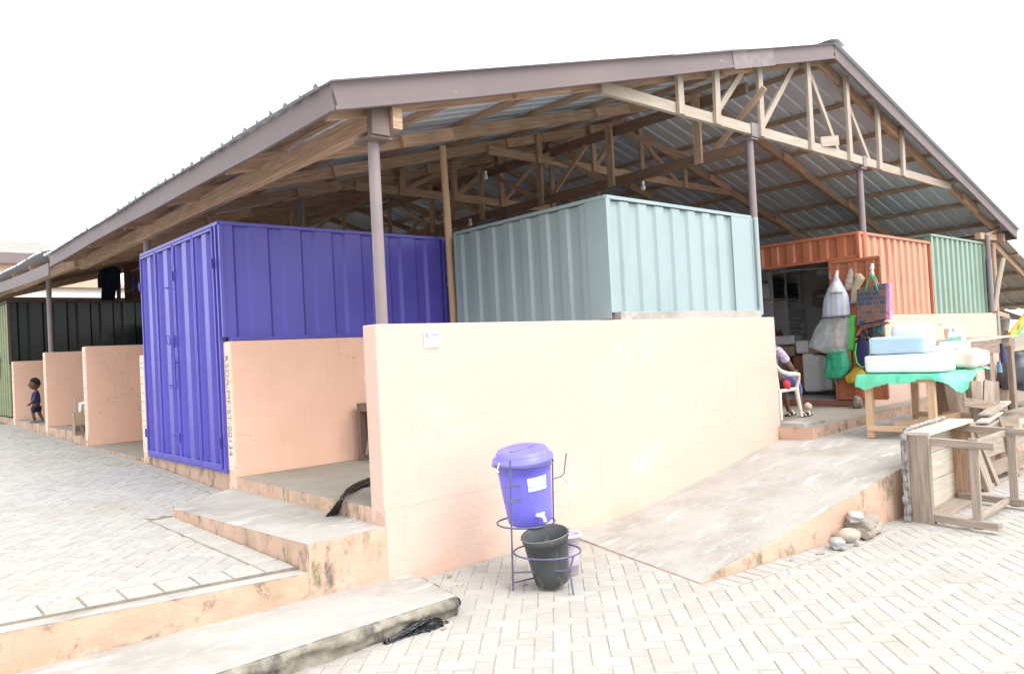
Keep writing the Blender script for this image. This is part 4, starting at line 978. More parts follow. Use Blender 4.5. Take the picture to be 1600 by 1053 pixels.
# ================================================================== SHOP CONTENTS
SHW = mat('greyish_shelf_board', (.66, .65, .64), (.58, .57, .56), 3, .7)
sh = thing('shelf_unit', 'pale pigeonhole shelf unit against the back wall of the orange shop', 'shelf', (9.3, 2.45, .66))
f = MB()
for z in (1.50, 2.27, 2.75): f.box(8.15, 10.55, 2.25, 2.66, z, z+.022)
f.build('shelf_board', SHW, sh)
for x in (8.5, 8.96, 9.42, 9.90, 10.39):
    f = MB(); f.box(x, x+.022, 2.252, 2.658, 1.522, 2.27); f.build('divider', SHW, sh)
    f = MB(); f.box(x, x+.022, 2.252, 2.658, 2.292, 2.75); f.build('divider', SHW, sh)
random.seed(12)
PK = mat('dark_packet', (.07, .08, .10), (.03, .035, .05), 30, .4); PKW = mat('cloudy_wrap', (.68, .68, .70), (.56, .56, .58), 10, .4); 
def stackp(x0, x1, z0, n, m, lb, h=.035):
    f = MB(); z = z0
    for k in range(n):
        hh = h*random.uniform(.7, 1.2); xx = random.uniform(0, .06)
        f.bar((x0+xx, 2.36+random.uniform(-.02, .02), z+hh/2), (x1-random.uniform(0, .06), 2.36, z+hh/2+random.uniform(-.01, .01)), .2, hh*.9, side=(0, 1, 0), ch=.008); z += hh
    tag(f.build('packet_pile', m), lb, 'packets')
stackp(9.45, 9.88, 2.295, 11, PK, 'pile of dark packets in the upper left pigeonhole of the shop shelf')
stackp(9.93, 10.36, 2.295, 8, PK, 'lower pile of dark packets in the upper right pigeonhole of the shop shelf')
stackp(9.93, 10.60, 1.525, 8, PKW, 'pile of cloudy white wrapped goods on the lower shop shelf', .075)
ORB = mat('amber_bottle', (.40, .12, .04), (.20, .06, .03), 20, .25); 
def bottle(x, y, z, h, r, m, capm, lb, grp):
    t = thing('bottle', lb, 'bottle', (x, y, z), grp)
    f = MB(); f.loft([(x, y, z, r*.9, r*.9), (x, y, z+.01, r, r), (x, y, z+h*.6, r, r), (x, y, z+h*.78, r*.4, r*.4), (x, y, z+h*.88, r*.35, r*.35)], 14); f.build('bottle_body', m, t)
    f = MB(); f.loft([(x, y, z+h*.87, r*.42, r*.42), (x, y, z+h, r*.42, r*.42)], 12); f.build('bottle_cap', capm, t)
for k in range(4): bottle(9.50+.085*k, 2.33, 1.525, .19+.03*(k % 2), .035, ORB, INK, ['leftmost', 'second', 'third', 'rightmost'][k]+' of the four amber bottles on the lower shop shelf', 'amber bottles on the shop shelf')
for k in range(2): bottle(9.28+.09*k, 2.33, 2.295, .3, .042, WHITEPL, ORB, ['left', 'right'][k]+' one of two white bottles on the upper shop shelf', 'white bottles on the shop shelf')
for k in range(2): bottle(9.20+.10*k, 2.33, 1.525, .26, .05, PURP, ORB, ['left', 'right'][k]+' one of two purple bottles on the lower shop shelf', 'purple bottles on the shop shelf')
LX = mat('matt_white_polystyrene', (.80, .80, .81), (.74, .74, .75), 5, .6)
def pack(name, lb, cat, x0, x1, y0, y1, z0, z1, m, bv=.03, sag=.01, seed=0, parent=None):
    bm = bmesh.new(); bmesh.ops.create_cube(bm, size=1); bmesh.ops.subdivide_edges(bm, edges=bm.edges[:], cuts=6, use_grid_fill=True)
    L = Vector((x1-x0, y1-y0, z1-z0)); c = Vector(((x0+x1)/2, (y0+y1)/2, (z0+z1)/2)); mn = min(L)*.5
    for v in bm.verts:
        p = Vector((v.co.x*L.x, v.co.y*L.y, v.co.z*L.z)); q = Vector([max(-l/2+bv, min(l/2-bv, a_)) for a_, l in zip(p, L)]); d = p-q
        if d.length > 1e-6: p = q+d.normalized()*min(bv, d.length) if bv < mn else p
        v.co = p+noise.noise_vector((p+c)*6+Vector((seed, 0, 0)))*sag
    zmin = min(v.co.z for v in bm.verts); bm.transform(Matrix.Translation((0, 0, -L.z/2-zmin)))
    o_ = (worldof(parent).inverted() @ c) if parent else c
    me = bpy.data.meshes.new(name); bm.to_mesh(me); bm.free(); me.materials.append(m)
    for p in me.polygons: p.use_smooth = True
    o = bpy.data.objects.new(name, me); o.location = o_; o.parent = parent; col.objects.link(o)
    o.modifiers.new('s', 'SUBSURF').levels = 1
    if cat: tag(o, lb, cat)
    return o
for k in range(5):
    x = 9.75+.26*k if k < 3 else 10.12+.2*(k-3); 
pack('white_pack', 'tallest white wrapped roll standing on the shop floor', 'pack', 10.0, 10.30, 1.95, 2.2, .665, 1.30, LX, .03, .004)
pack('white_pack', 'second white wrapped roll standing on the shop floor, right of the tallest', 'pack', 10.08, 10.28, 1.60, 1.82, .665, 1.26, LX, .03, .004, 2)
pack('white_pack', 'grey-white roll in the corner of the shop behind the orange door leaf', 'pack', 10.12, 10.4, 1.20, 1.45, .665, 1.24, PKW, .03, .008, 3)
pack('orange_roll', 'tall orange-brown roll standing between the white rolls and the chair', 'roll', 9.78, 9.95, 2.0, 2.2, .665, 1.24, mat('orange_brown', (.30, .12, .07), (.24, .09, .05), 8, .7), .03, .004, 4)
pack('white_carton', 'white carton lying on the rolls inside the shop', 'box', 9.75, 10.15, 1.95, 2.2, 1.31, 1.5-.02, LX, .01, .006, 5)
pack('brown_carton', 'brown carton below the shelf at the left of the shop doorway', 'box', 9.2, 9.68, 2.0, 2.22, 1.02, 1.24, CARD, .01, .006, 6)
pack('grey_sack', 'grey sack on the shop floor behind the seated person', 'sack', 9.0, 9.62, 1.75, 2.2, .665, 1.02, PKW, .12, .03, 7)
pack('grey_bundle', 'grey wrapped bundle on top of the brown carton', 'bundle', 8.9, 9.62, 1.95, 2.2, 1.25, 1.48, PKW, .08, .03, 8)
pack('orange_bundle', 'orange-brown bundle under the shop shelf', 'bundle', 9.1, 9.6, 2.3, 2.5, 1.28, 1.46, mat('orange_brown'  , (.3, .12, .07)), .05, .03, 9)

random.seed(21)
for k, (x, y, z, w_, h, m_, lb) in enumerate(((9.0, 1.9, 1.02, .5, .2, CARD, 'flat brown carton under the grey bundle in the shop'), (9.9, 1.5, 1.26, .5, .16, PKW, 'crumpled cloudy bundle on the white rolls in the shop'), (9.55, 2.2, 1.49, .5, .12, CARD, 'folded brown sacking just under the shop shelf'),
        (9.95, 1.45, 1.42, .3, .25, LX, 'white bundle behind the clear bag in the shop'), (10.1, 1.0, .665, .35, .7, LX, 'white roll nearest the orange door leaf'), (10.2, .75, .665, .3, .62, PKW, 'cloudy roll hidden behind the green bag'),
        (10.0, 1.2, 2.3, .5, .28, PKW, 'cloudy bundle high on the right side of the shop'), (10.25, 1.35, 1.6, .3, .55, mat('slate_cloths', (.22, .27, .33), (.12, .15, .19), 9, .8), 'slate blue cloths hanging on the right side of the shop'), (10.1, 1.5, 2.62, .4, .12, LX, 'white pack near the ceiling of the shop'), (9.3, 2.0, 2.74, .9, .18, PKW, 'cloudy wrapped goods on top of the shelf unit'), (10.3, 1.7, 2.1, .25, .3, CARD, 'orange-brown carton at the right end of the upper shelf'))):
    pack('shop_goods', lb, 'goods', x, x+w_, y, y+.3, z, z+h, m_, .05, .03, k+40)
for k, (u0, u1, v0, v1, x, m_, lb) in enumerate(((1256, 1271, 552, 613, 8.75, LX, 'tall white foam roll at the front of the shop doorway'), (1272, 1280, 555, 612, 8.72, LX, 'narrow white foam roll beside the tallest one in the doorway'), (1281, 1289, 556, 611, 8.70, PKW, 'third narrow roll of the row in the doorway'), (1290, 1298, 558, 610, 8.66, LX, 'fourth roll of the row, next to the orange door leaf'),
        (1241, 1254, 556, 612, 8.85, mat('orange_brown', (.3, .12, .07)), 'orange-brown roll just left of the foam rolls'), (1243, 1263, 532, 553, 8.9, LX, 'white block lying above the foam rolls'), (1222, 1240, 540, 558, 8.95, CARD, 'brown block left of the white block in the doorway'), (1208, 1240, 524, 540, 9.0, PKW, 'grey-white bundle under the shelf at the left of the doorway'), (1262, 1292, 541, 553, 8.8, CARD, 'flattened brown bundle on top of the foam rolls'))):
    p_, q_ = at(u0, v1, 'x', x), at(u1, v0, 'x', x)
    pack('foam_goods', lb, 'goods', x, x+.3, q_.y, p_.y, max(.665, p_.z), q_.z, m_, .02, .006, k+80)
f = MB(); f.box(9.95, 10.58, .5, 1.75, 2.27, 2.292); tag(f.build('side_shelf', SHW), 'plain side shelf on the right wall of the shop', 'shelf')
# ================================================================== CHAIR AND SEATED PERSON
CYc = .36; CF = .575; CX = at(1253, 656, 'y', CYc-.235).x-.25
pc = thing('plastic_chair', 'cream plastic armchair just past the right end of the front wall', 'chair', (CX, CYc, CF))
# local plan: front towards +X
def chx(x, y, z): return Vector((CX+x, CYc+y, CF+z))
for (sx, sy) in ((1, -1), (1, 1), (-1, -1), (-1, 1)):
    f = MB(); f.tube([chx(.25*sx+.0, .235*sy, .03 if sx > 0 and sy < 0 else .03), chx(.215*sx, .21*sy, .32), chx(.205*sx, .205*sy, .40)], [.022, .028, .034], 10); f.build('leg', CREAMPL, pc)
f = MB(); f.grid(lambda i, j: chx(-.20+.42*i, -.2+.4*j, .385+.02*math.cos(j*math.pi*2)*.5-.012*math.sin(i*math.pi)), 10, 10); f.grid(lambda i, j: chx(-.20+.42*i, .2-.4*j, .365), 4, 4)
f.tube([chx(.22, -.2, .375), chx(.22, .2, .375)], .022, 10); f.tube([chx(-.2, -.2, .375), chx(.22, -.2, .375)], .022, 10); f.tube([chx(-.2, .2, .375), chx(.22, .2, .375)], .022, 10); f.build('seat', CREAMPL, pc)
for sy in (-1, 1):
    f = MB(); f.tube([chx(-.26, .2*sy, .70), chx(-.20, .235*sy, .62), chx(-.05, .25*sy, .575), chx(.12, .25*sy, .565), chx(.205, .245*sy, .555), chx(.225, .235*sy, .50), chx(.215, .21*sy, .39)], [.02, .026, .03, .03, .028, .024, .022], 10); f.build('armrest', CREAMPL, pc)
f = MB()
for j in range(5):
    y = -.14+.07*j; f.tube([chx(-.20, y, .38), chx(-.25, y, .6), chx(-.285, y*.9, .78-.02*abs(j-2))], .016, 6)
f.tube([chx(-.2, -.19, .39), chx(-.26, -.2, .66), chx(-.285, -.15, .77), chx(-.29, 0, .80), chx(-.285, .15, .77), chx(-.26, .2, .66), chx(-.2, .19, .39)], .022, 10); f.build('backrest', CREAMPL, pc)

ps = thing('person', 'seated person half hidden by the front wall end, floral top, blue skirt and sandals', 'person', (CX, CYc, CF))
# skeleton, facing +X; hips on the seat at z .40
def P(x, y, z): return (CX+.075+x+max(0, .35-z)*.25, CYc+y, CF+z)
nodes = [(*P(-.12, 0, .50), .125), (*P(-.15, 0, .64), .115), (*P(-.16, 0, .80), .125), (*P(-.15, 0, .92), .085), (*P(-.14, 0, .965), .045), (*P(-.12, 0, 1.02), .05),
         (*P(-.15, -.13, .90), .05), (*P(-.09, -.215, .74), .038), (*P(-.02, -.235, .66), .034), (*P(.10, -.19, .62), .026), (*P(.15, -.17, .61), .022),
         (*P(-.15, .13, .90), .05), (*P(-.09, .215, .74), .038), (*P(-.02, .23, .66), .034), (*P(.10, .16, .60), .026), (*P(.15, .13, .58), .022),
         (*P(-.02, -.09, .475), .078), (*P(.28, -.11, .47), .055), (*P(.345, -.10, .40), .046), (*P(.36, -.10, .25), .044), (*P(.385, -.09, .10), .028), (*P(.40, -.09, .055), .03), (*P(.50, -.10, .035), .026), (*P(.56, -.10, .028), .018),
         (*P(-.02, .09, .475), .078), (*P(.28, .10, .47), .055), (*P(.345, .10, .40), .046), (*P(.37, .10, .25), .044), (*P(.40, .10, .10), .028), (*P(.41, .10, .055), .03), (*P(.51, .12, .035), .026), (*P(.57, .13, .028), .018)]
edges = [(0, 1), (1, 2), (2, 3), (3, 4), (4, 5), (3, 6), (6, 7), (7, 8), (8, 9), (9, 10), (3, 11), (11, 12), (12, 13), (13, 14), (14, 15), (0, 16), (16, 17), (17, 18), (18, 19), (19, 20), (20, 21), (21, 22), (22, 23), (0, 24), (24, 25), (25, 26), (26, 27), (27, 28), (28, 29), (29, 30), (30, 31)]
skinned('body', nodes, edges, SKINP, ps)
def head(parent, c, r, fdir, skin, hair, name='head'):
    # head with brow, nose, mouth, ears; fdir = facing (unit, horizontal)
    fd = Vector(fdir).normalized(); sd_ = Vector((-fd.y, fd.x, 0)); u_ = Vector((0, 0, 1)); c = Vector(c)
    bm = bmesh.new(); bmesh.ops.create_icosphere(bm, subdivisions=4, radius=1)
    for v in bm.verts:
        p = v.co.copy(); x, y, z = p
        k = .86 if z < 0 else 1.0
        y *= .80*(1-.18*max(0, -z)); x *= .98 if x > 0 else 1.02
        if z < -.3: x += .10*(-z-.3)
        g = lambda px, py, pz, s: math.exp(-((x-px)**2+(y-py)**2+(z-pz)**2)/s)
        x += .22*g(.98, 0, -.22, .022)+.06*g(.98, 0, -.02, .03)
        x -= .10*g(.90, .30, .02, .03)+.10*g(.90, -.30, .02, .03)
        x += .07*g(.92, 0, -.52, .02)-.04*g(.94, 0, -.60, .006)+.06*g(.9, 0, -.80, .03)
        y += .16*(g(.0, .80, -.08, .03)) - .16*(g(.0, -.80, -.08, .03))
        v.co = (fd*x+sd_*y+u_*z*1.18)*r + c
    bm.transform(worldof(parent).inverted()); me = bpy.data.meshes.new(name); bm.to_mesh(me); bm.free(); me.materials.append(skin)
    for p in me.polygons: p.use_smooth = True
    o = bpy.data.objects.new(name, me); col.objects.link(o); o.parent = parent
    bm = bmesh.new(); bmesh.ops.create_icosphere(bm, subdivisions=4, radius=1)
    for v in bm.verts:
        x, y, z = v.co; y *= .82
        v.co = (fd*(x*1.0-.03)+sd_*y+u_*z*1.18)*r*1.035+c+noise.noise_vector(v.co*14)*r*.02
    kill = [v for v in bm.verts if ((v.co-c).dot(fd)/r > .45-(0) and (v.co-c).z/r < .62) or (v.co-c).z/r < -.25+.0 or ((v.co-c).dot(fd)/r > .1 and (v.co-c).z/r < .2)]
    bmesh.ops.delete(bm, geom=kill, context='VERTS')
    bm.transform(worldof(parent).inverted()); me = bpy.data.meshes.new('hair'); bm.to_mesh(me); bm.free(); me.materials.append(hair)
    for p in me.polygons: p.use_smooth = True
    h = bpy.data.objects.new('hair', me); col.objects.link(h); h.parent = parent
    for s_ in (-1, 1):
        f = MB(); q = c+fd*r*.84+sd_*r*.30*s_+u_*r*.03; f.loft([(q.x, q.y, q.z-r*.05, r*.05, r*.05), (q.x, q.y, q.z, r*.09, r*.09), (q.x, q.y, q.z+r*.05, r*.05, r*.05)], 10); f.build('eye', WHITEPL if 0 else INK, parent)
head(ps, P(-.10, 0, 1.12), .098, (1, 0, 0), SKINP, HAIR)
FLOR = mat('floral_white_purple_cloth', (.62, .58, .64), (.25, .12, .32), 38, .85, .2, 50)
SKIRT = mat('blue_mottled_cloth', (.14, .14, .40), (.07, .07, .16), 22, .85, .2, 50)
skinned('top', [(*P(-.12, 0, .48), .145), (*P(-.15, 0, .64), .135), (*P(-.16, 0, .80), .14), (*P(-.15, 0, .92), .10), (*P(-.15, -.13, .89), .062), (*P(-.10, -.21, .76), .056), (*P(-.082, -.22, .715), .060), (*P(-.15, .13, .89), .062), (*P(-.10, .21, .76), .056), (*P(-.082, .22, .715), .060)], [(0, 1), (1, 2), (2, 3), (3, 4), (4, 5), (5, 6), (3, 7), (7, 8), (8, 9)], FLOR, ps)
skinned('skirt', [(*P(-.13, 0, .47), .13), (*P(-.02, -.09, .475), .094), (*P(.28, -.11, .47), .075), (*P(.35, -.10, .40), .066), (*P(.365, -.10, .27), .060), (*P(-.02, .09, .475), .094), (*P(.28, .10, .47), .075), (*P(.35, .10, .40), .066), (*P(.37, .10, .27), .060)], [(0, 1), (1, 2), (2, 3), (3, 4), (0, 5), (5, 6), (6, 7), (7, 8)], SKIRT, ps)
for sy in (-1, 1):
    hx, hy, hz = P(.155, -.165 if sy < 0 else .13, .60 if sy < 0 else .575)
    f = MB()
    f.loft([(hx, hy, hz-.012, .03, .022), (hx+.01, hy, hz, .04, .028), (hx+.01, hy, hz+.012, .03, .022)], 12)
    for k in range(4):
        yy = hy+(k-1.5)*.014; L = .052+.008*(k in (1, 2)); f.tube([(hx+.03, yy, hz), (hx+.03+L*.6, yy, hz+.004), (hx+.03+L, yy, hz-.014)], [.009, .0085, .0065], 8)
    f.tube([(hx+.0, hy-.02*sy*-1, hz), (hx+.03, hy+.036*sy*-1, hz-.004), (hx+.05, hy+.038*sy*-1, hz-.01)], [.010, .009, .007], 8)
    f.build('hand', SKINP, ps)
    ay = -.10 if sy < 0 else .12
    f = MB(); x_, y_, z_ = P(.47, ay, .010); f.loft([(x_, y_, z_-.010, .125, .048), (x_, y_, z_+.004, .125, .048)], 24, ex=2.4); sd2 = f.build('sandal', mat('brown_sole', (.12, .07, .05)), ps)
    f = MB(); f.tube([P(.47, ay-.05, .01), P(.49, ay-.03, .058), P(.50, ay+.03, .058), P(.47, ay+.05, .01)], .008, 6); f.tube([P(.39, ay-.04, .01), P(.375, ay, .075), P(.39, ay+.04, .01)], .006, 6); f.build('strap', WHITEPL, sd2)
q = at(1229, 600, 'y', CYc-.20)
f = MB(); f.loft([(q.x+.03, q.y, q.z-.10, .006, .01), (q.x+.012, q.y, q.z-.05, .045, .03), (q.x, q.y, q.z, .07, .035), (q.x-.01, q.y, q.z+.04, .06, .03), (q.x-.01, q.y, q.z+.055, .02, .01)], 20, nz=.006)
tag(f.build('red_cloth', mat('bright_red_cloth', (.62, .045, .05), (.52, .03, .04), 6, .7)), 'bright red folded cloth on the lap of the seated person', 'cloth')
q = at(1262, 636, 'y', .55); f = MB(); f.loft([(q.x, .55, .585, .03, .03), (q.x, .55, .62, .06, .06), (q.x, .55, .66, .055, .055), (q.x, .55, .69, .02, .02)], 16); tag(f.build('ball', mat('pale_pink', (.62, .45, .42))), 'small pale pink ball on the shop floor behind the foot', 'ball')

# ================================================================== TODDLER
KX, KY, KF = .16, 13.05, .722
k0 = at(49, 661, 'z', KF); KX, KY = k0.x+.10, k0.y+.05
fdv = Vector((-.80, .25, 0)).normalized(); sdv = Vector((-fdv.y, fdv.x, 0))
H = 0.86
kd = thing('person', 'toddler in a dark blue top and shorts standing in a far bay on the left', 'person', (KX, KY, KF))
def K(f_, s_, z): 
    v = Vector((KX, KY, KF)) + fdv*f_*H + sdv*s_*H; return (v.x, v.y, KF+z*H)
nodes = [(*K(0, 0, .38), .075*H), (*K(.01, 0, .50), .078*H), (*K(-.005, 0, .62), .072*H), (*K(-.01, 0, .70), .045*H), (*K(0, 0, .745), .033*H),
         (*K(-.01, .09, .675), .032*H), (*K(.0, .13, .56), .026*H), (*K(.06, .13, .47), .023*H), (*K(.10, .12, .43), .02*H),
         (*K(-.01, -.09, .675), .032*H), (*K(.0, -.13, .56), .026*H), (*K(.06, -.12, .47), .023*H), (*K(.11, -.10, .43), .02*H),
         (*K(.03, .05, .33), .048*H), (*K(.06, .055, .20), .036*H), (*K(.03, .055, .07), .026*H), (*K(.03, .055, .03), .027*H), (*K(.11, .06, .022), .02*H),
         (*K(-.03, -.05, .33), .048*H), (*K(-.05, -.055, .20), .036*H), (*K(-.10, -.055, .07), .026*H), (*K(-.10, -.055, .03), .027*H), (*K(-.02, -.06, .022), .02*H)]
edges = [(0, 1), (1, 2), (2, 3), (3, 4), (3, 5), (5, 6), (6, 7), (7, 8), (3, 9), (9, 10), (10, 11), (11, 12), (0, 13), (13, 14), (14, 15), (15, 16), (16, 17), (0, 18), (18, 19), (19, 20), (20, 21), (21, 22)]
skinned('body', nodes, edges, SKIN, kd)
head(kd, K(.015, 0, .87), .098, fdv, SKIN, HAIR)
skinned('top', [(*K(0, 0, .39), .110*H), (*K(.01, 0, .50), .108*H), (*K(-.005, 0, .62), .092*H), (*K(-.01, 0, .69), .055*H), (*K(-.01, .09, .675), .042*H), (*K(.0, .135, .55), .038*H), (*K(-.01, -.09, .675), .042*H), (*K(.0, -.135, .55), .038*H)], [(0, 1), (1, 2), (2, 3), (3, 4), (4, 5), (3, 6), (6, 7)], mat('toddler_top', (.02, .035, .075), (.04, .03, .16), 9, .9), kd)
skinned('shorts', [(*K(0, 0, .385), .088*H), (*K(.035, .055, .32), .066*H), (*K(.055, .06, .21), .056*H), (*K(-.035, -.055, .32), .066*H), (*K(-.05, -.06, .21), .056*H)], [(0, 1), (1, 2), (0, 3), (3, 4)], NAVY, kd)
for s_, zz in ((1, .415), (-1, .415)):
    f = MB(); hc = Vector(K(.125 if s_ > 0 else .13, .115*s_, zz))
    f.loft([(hc.x, hc.y, hc.z-.02, .012, .012), (hc.x, hc.y, hc.z, .018, .016), (hc.x, hc.y, hc.z+.018, .015, .014)], 10)
    for k in range(4): f.tube([hc+sdv*(k-1.5)*.009, hc+sdv*(k-1.5)*.009+fdv*.022+Vector((0, 0, -.012)), hc+sdv*(k-1.5)*.009+fdv*.026+Vector((0, 0, -.028+.003*k))], .0055, 6)
    f.tube([hc, hc+fdv*.01-sdv*s_*.02+Vector((0, 0, -.01))], .006, 6); f.build('hand', SKIN, kd)
for (ff, ss) in ((.07, .055), (-.06, -.055)):
    f = MB(); c_ = Vector(K(ff, ss, .008)); f.loft([(c_.x, c_.y, KF, .07, .032, math.atan2(fdv.y, fdv.x)), (c_.x, c_.y, KF+.02, .07, .032, math.atan2(fdv.y, fdv.x)), (c_.x, c_.y, KF+.035, .05, .026, math.atan2(fdv.y, fdv.x))], 18); f.build('slipper', mat('grey_slipper', (.16, .17, .2)), kd)

# ================================================================== BAGS AT THE SHOP DOOR
DX = 7.86
def dp(u, v, x=DX): return at(u, v, 'x', x)
rp = MB(); pts = [dp(1188, 430, 7.9), dp(1245, 422), dp(1296, 419), dp(1335, 416), dp(1376, 412)]; rp.tube(pts, .006, 6)
tag(rp.build('hanging_rope', STEEL), 'thin wire stretched across the orange shop door carrying the bags', 'wire')
def hang(name, label, secs, m, dep=.07, cat='bag', nz=.012, x=DX, ex=2.2, parent=None, build=True):
    # secs: (v, ul, ur[, depth])  from top to bottom, in the plane x = const facing the yard
    out = []
    for q in secs:
        a_, b_ = dp(q[1], q[0], x), dp(q[2], q[0], x); d = q[3] if len(q) > 3 else dep
        out.append((x, (a_.y+b_.y)/2, (a_.z+b_.z)/2, d, abs(a_.y-b_.y)/2))
    f = MB(); S_ = out[::-1]; T_ = []
    for i in range(len(S_)-1):
        for k in range(5): T_.append([S_[i][c]+(S_[i+1][c]-S_[i][c])*k/5 for c in range(5)])
    T_.append(list(S_[-1])); n_ = 56; sd_ = sum(map(ord, name+label)) % 97
    vs = []
    for q in T_:
        for k in range(n_):
            t = 2*math.pi*k/n_; c_, s_ = math.cos(t), math.sin(t); tw = sd_+q[2]*1.5
            fold = 1+nz*5*(noise.noise(Vector((c_*2.6+tw, s_*2.6, q[2]*2.2)))+.6*noise.noise(Vector((c_*6, s_*6+tw, q[2]*5))))
            vs.append(Vector((q[0]+q[3]*math.copysign(abs(c_)**(2/ex), c_)*fold, q[1]+q[4]*math.copysign(abs(s_)**(2/ex), s_)*(1+(fold-1)*.4), q[2]+nz*.5*noise.noise(Vector((c_*3, s_*3, q[2]*8))))))
    fs = [(i*n_+k, i*n_+(k+1) % n_, (i+1)*n_+(k+1) % n_, (i+1)*n_+k) for i in range(len(T_)-1) for k in range(n_)]
    fs += [tuple(range(n_-1, -1, -1)), tuple(range(len(vs)-n_, len(vs)))]
    f.add(vs, fs, smooth=True)
    o = f.build(name, m, parent)
    if cat: tag(o, label, cat)
    return o
STR = mat('pastel_striped_cloth', (.66, .60, .50), (.60, .56, .60), 6, .7, .2, 30, wave=(4.2, (.42, .50, .72), 'Y'))
CLEARP = mat('clear_polythene', (.80, .83, .84), (.55, .60, .62), 12, .10, 1.4, 9, alpha=.42, spec=1.0)
GRN = mat('green_polythene', (.07, .50, .29), (.03, .36, .18), 10, .2, 1.3, 9, alpha=.9)
LIME = mat('lime_cloth', (.12, .60, .12), (.09, .5, .09), 6, .6, .3, 14)
b1 = thing('striped_bag', 'pastel striped bag bunched in clear wrapping, leftmost on the shop door wire', 'bag', dp(1306, 460))
hang('bag_body', '', [(432, 1304, 1309, .02), (440, 1301, 1313, .04), (452, 1293, 1320, .07), (465, 1288, 1326, .09), (480, 1286, 1328, .10), (494, 1285, 1328, .10), (495, 1290, 1324, .06)], STR, cat=None, parent=b1)
hang('knot', '', [(423, 1306, 1310, .015), (430, 1304, 1310, .02), (436, 1305, 1309, .02)], WHITEPL, cat=None, parent=b1, nz=.004)
hang('paper_flap', '', [(441, 1302, 1311, .03), (452, 1297, 1317, .05), (457, 1296, 1317, .05)], WHITEPL, cat=None, parent=b1, x=DX-.07)
hang('clear_bag', 'large crumpled clear plastic bag flaring below the striped bag', [(496, 1285, 1325, .06), (510, 1277, 1326, .10), (530, 1268, 1327, .13), (541, 1264, 1327, .14), (549, 1285, 1325, .12), (553, 1300, 1322, .05)], CLEARP, nz=.035, x=DX+.02)
hang('green_bag', 'green plastic bag hanging lowest at the left of the shop door', [(545, 1296, 1322, .04), (556, 1291, 1326, .06), (572, 1290, 1330, .08), (583, 1288, 1325, .08), (590, 1291, 1317, .07), (592, 1297, 1312, .03)], GRN, nz=.03)
hang('lime_cloth', 'bright lime green cloth strip beside the clear bag', [(493, 1323, 1338, .02), (505, 1325, 1335, .03), (520, 1324, 1337, .03), (548, 1323, 1335, .03)], LIME, nz=.012, x=DX+.06, cat='cloth')
hang('brown_pouch', 'small brown and clear pouch tied on the wire behind the striped bag', [(419, 1327, 1331, .01), (426, 1325, 1333, .03), (438, 1321, 1335, .05), (450, 1321, 1333, .05), (454, 1324, 1331, .03)], mat('brown_clear', (.30, .2, .15), (.5, .45, .42), 16, .3), nz=.01, x=DX+.05)
hang('tan_packet', 'tan paper packet hanging between the striped bag and the patterned square bag', [(428, 1334, 1345, .03), (436, 1336, 1352, .04), (450, 1331, 1344, .04), (474, 1329, 1340, .03)], mat('tan_paper', (.52, .44, .30), (.44, .36, .24), 8, .7), nz=.01, x=DX+.03, cat='packet')
RUG = mat('dark_patchwork_print', (.10, .105, .13), (.05, .055, .07), 24, .6, .1, 40)
def rugmat():
    m = RUG; t = m.node_tree; N = t.nodes; L = t.links; b = N['Principled BSDF']
    tc = N.new('ShaderNodeTexCoord'); sp = N.new('ShaderNodeSeparateXYZ'); mp = N.new('ShaderNodeCombineXYZ'); L.new(tc.outputs['Object'], sp.inputs[0]); L.new(sp.outputs[1], mp.inputs[0]); L.new(sp.outputs[2], mp.inputs[1])
    br = N.new('ShaderNodeTexBrick'); br.inputs['Scale'].default_value = 8; br.inputs['Mortar Size'].default_value = .035; br.inputs['Mortar'].default_value = (.16, .17, .20, 1); br.offset = .3; br.offset_frequency = 1; br.squash = 1.7; br.squash_frequency = 2; br.inputs['Bias'].default_value = -.35
    br.inputs['Color1'].default_value = (.07, .08, .11, 1); br.inputs['Color2'].default_value = (.40, .14, .06, 1); br.inputs['Brick Width'].default_value = .8; br.inputs['Row Height'].default_value = .5
    L.new(mp.outputs[0], br.inputs['Vector']); L.new(br.outputs[0], b.inputs['Base Color'])
rugmat()
sq = thing('patterned_bag', 'large square dark patchwork bag with green handles and a magenta edge', 'bag', dp(1362, 470, DX-.06))
xs = DX-.12
def quadbox(mb, corners, x0, x1):
    a_ = [dp(u, v, x0) for u, v in corners]; b_ = [p+Vector((x1-x0, 0, 0)) for p in a_]
    mb.add(a_+b_, [(0, 1, 2, 3), (7, 6, 5, 4), (0, 4, 5, 1), (1, 5, 6, 2), (2, 6, 7, 3), (3, 7, 4, 0)])
f = MB(); quadbox(f, [(1338, 452), (1384, 442), (1383, 500), (1338, 508)], xs, xs+.10); bevel(f.build('bag_body', RUG, sq), .012)
f = MB(); quadbox(f, [(1385, 442), (1390, 443), (1390, 499), (1384, 500)], xs+.01, xs+.09); f.build('side_edge', mat('magenta_trim', (.62, .10, .38), (.62, .4, .5), 30, .6), sq)
f = MB(); quadbox(f, [(1340, 509), (1382, 502), (1386, 506), (1350, 513)], xs-.02, xs+.09); f.build('bottom_edge', mat('brown_trim', (.25, .13, .09), (.06, .05, .1), 30, .6), sq)
f = MB(); f.tube([dp(1352, 455, xs-.02), dp(1356, 440, xs-.02), dp(1362, 431, xs), dp(1368, 440, xs-.02), dp(1371, 453, xs-.02)], .010, 8); f.tube([dp(1356, 440, xs+.02), dp(1362, 427, xs), dp(1370, 438, xs+.03)], .012, 8); f.build('handle', GRN, sq)
f = MB(); f.tube([dp(1362, 430, xs+.01), dp(1368, 436, xs+.05), dp(1375, 448, xs+.06)], .008, 8); f.build('handle', mat('magenta_trim', (.62, .10, .38)), sq)
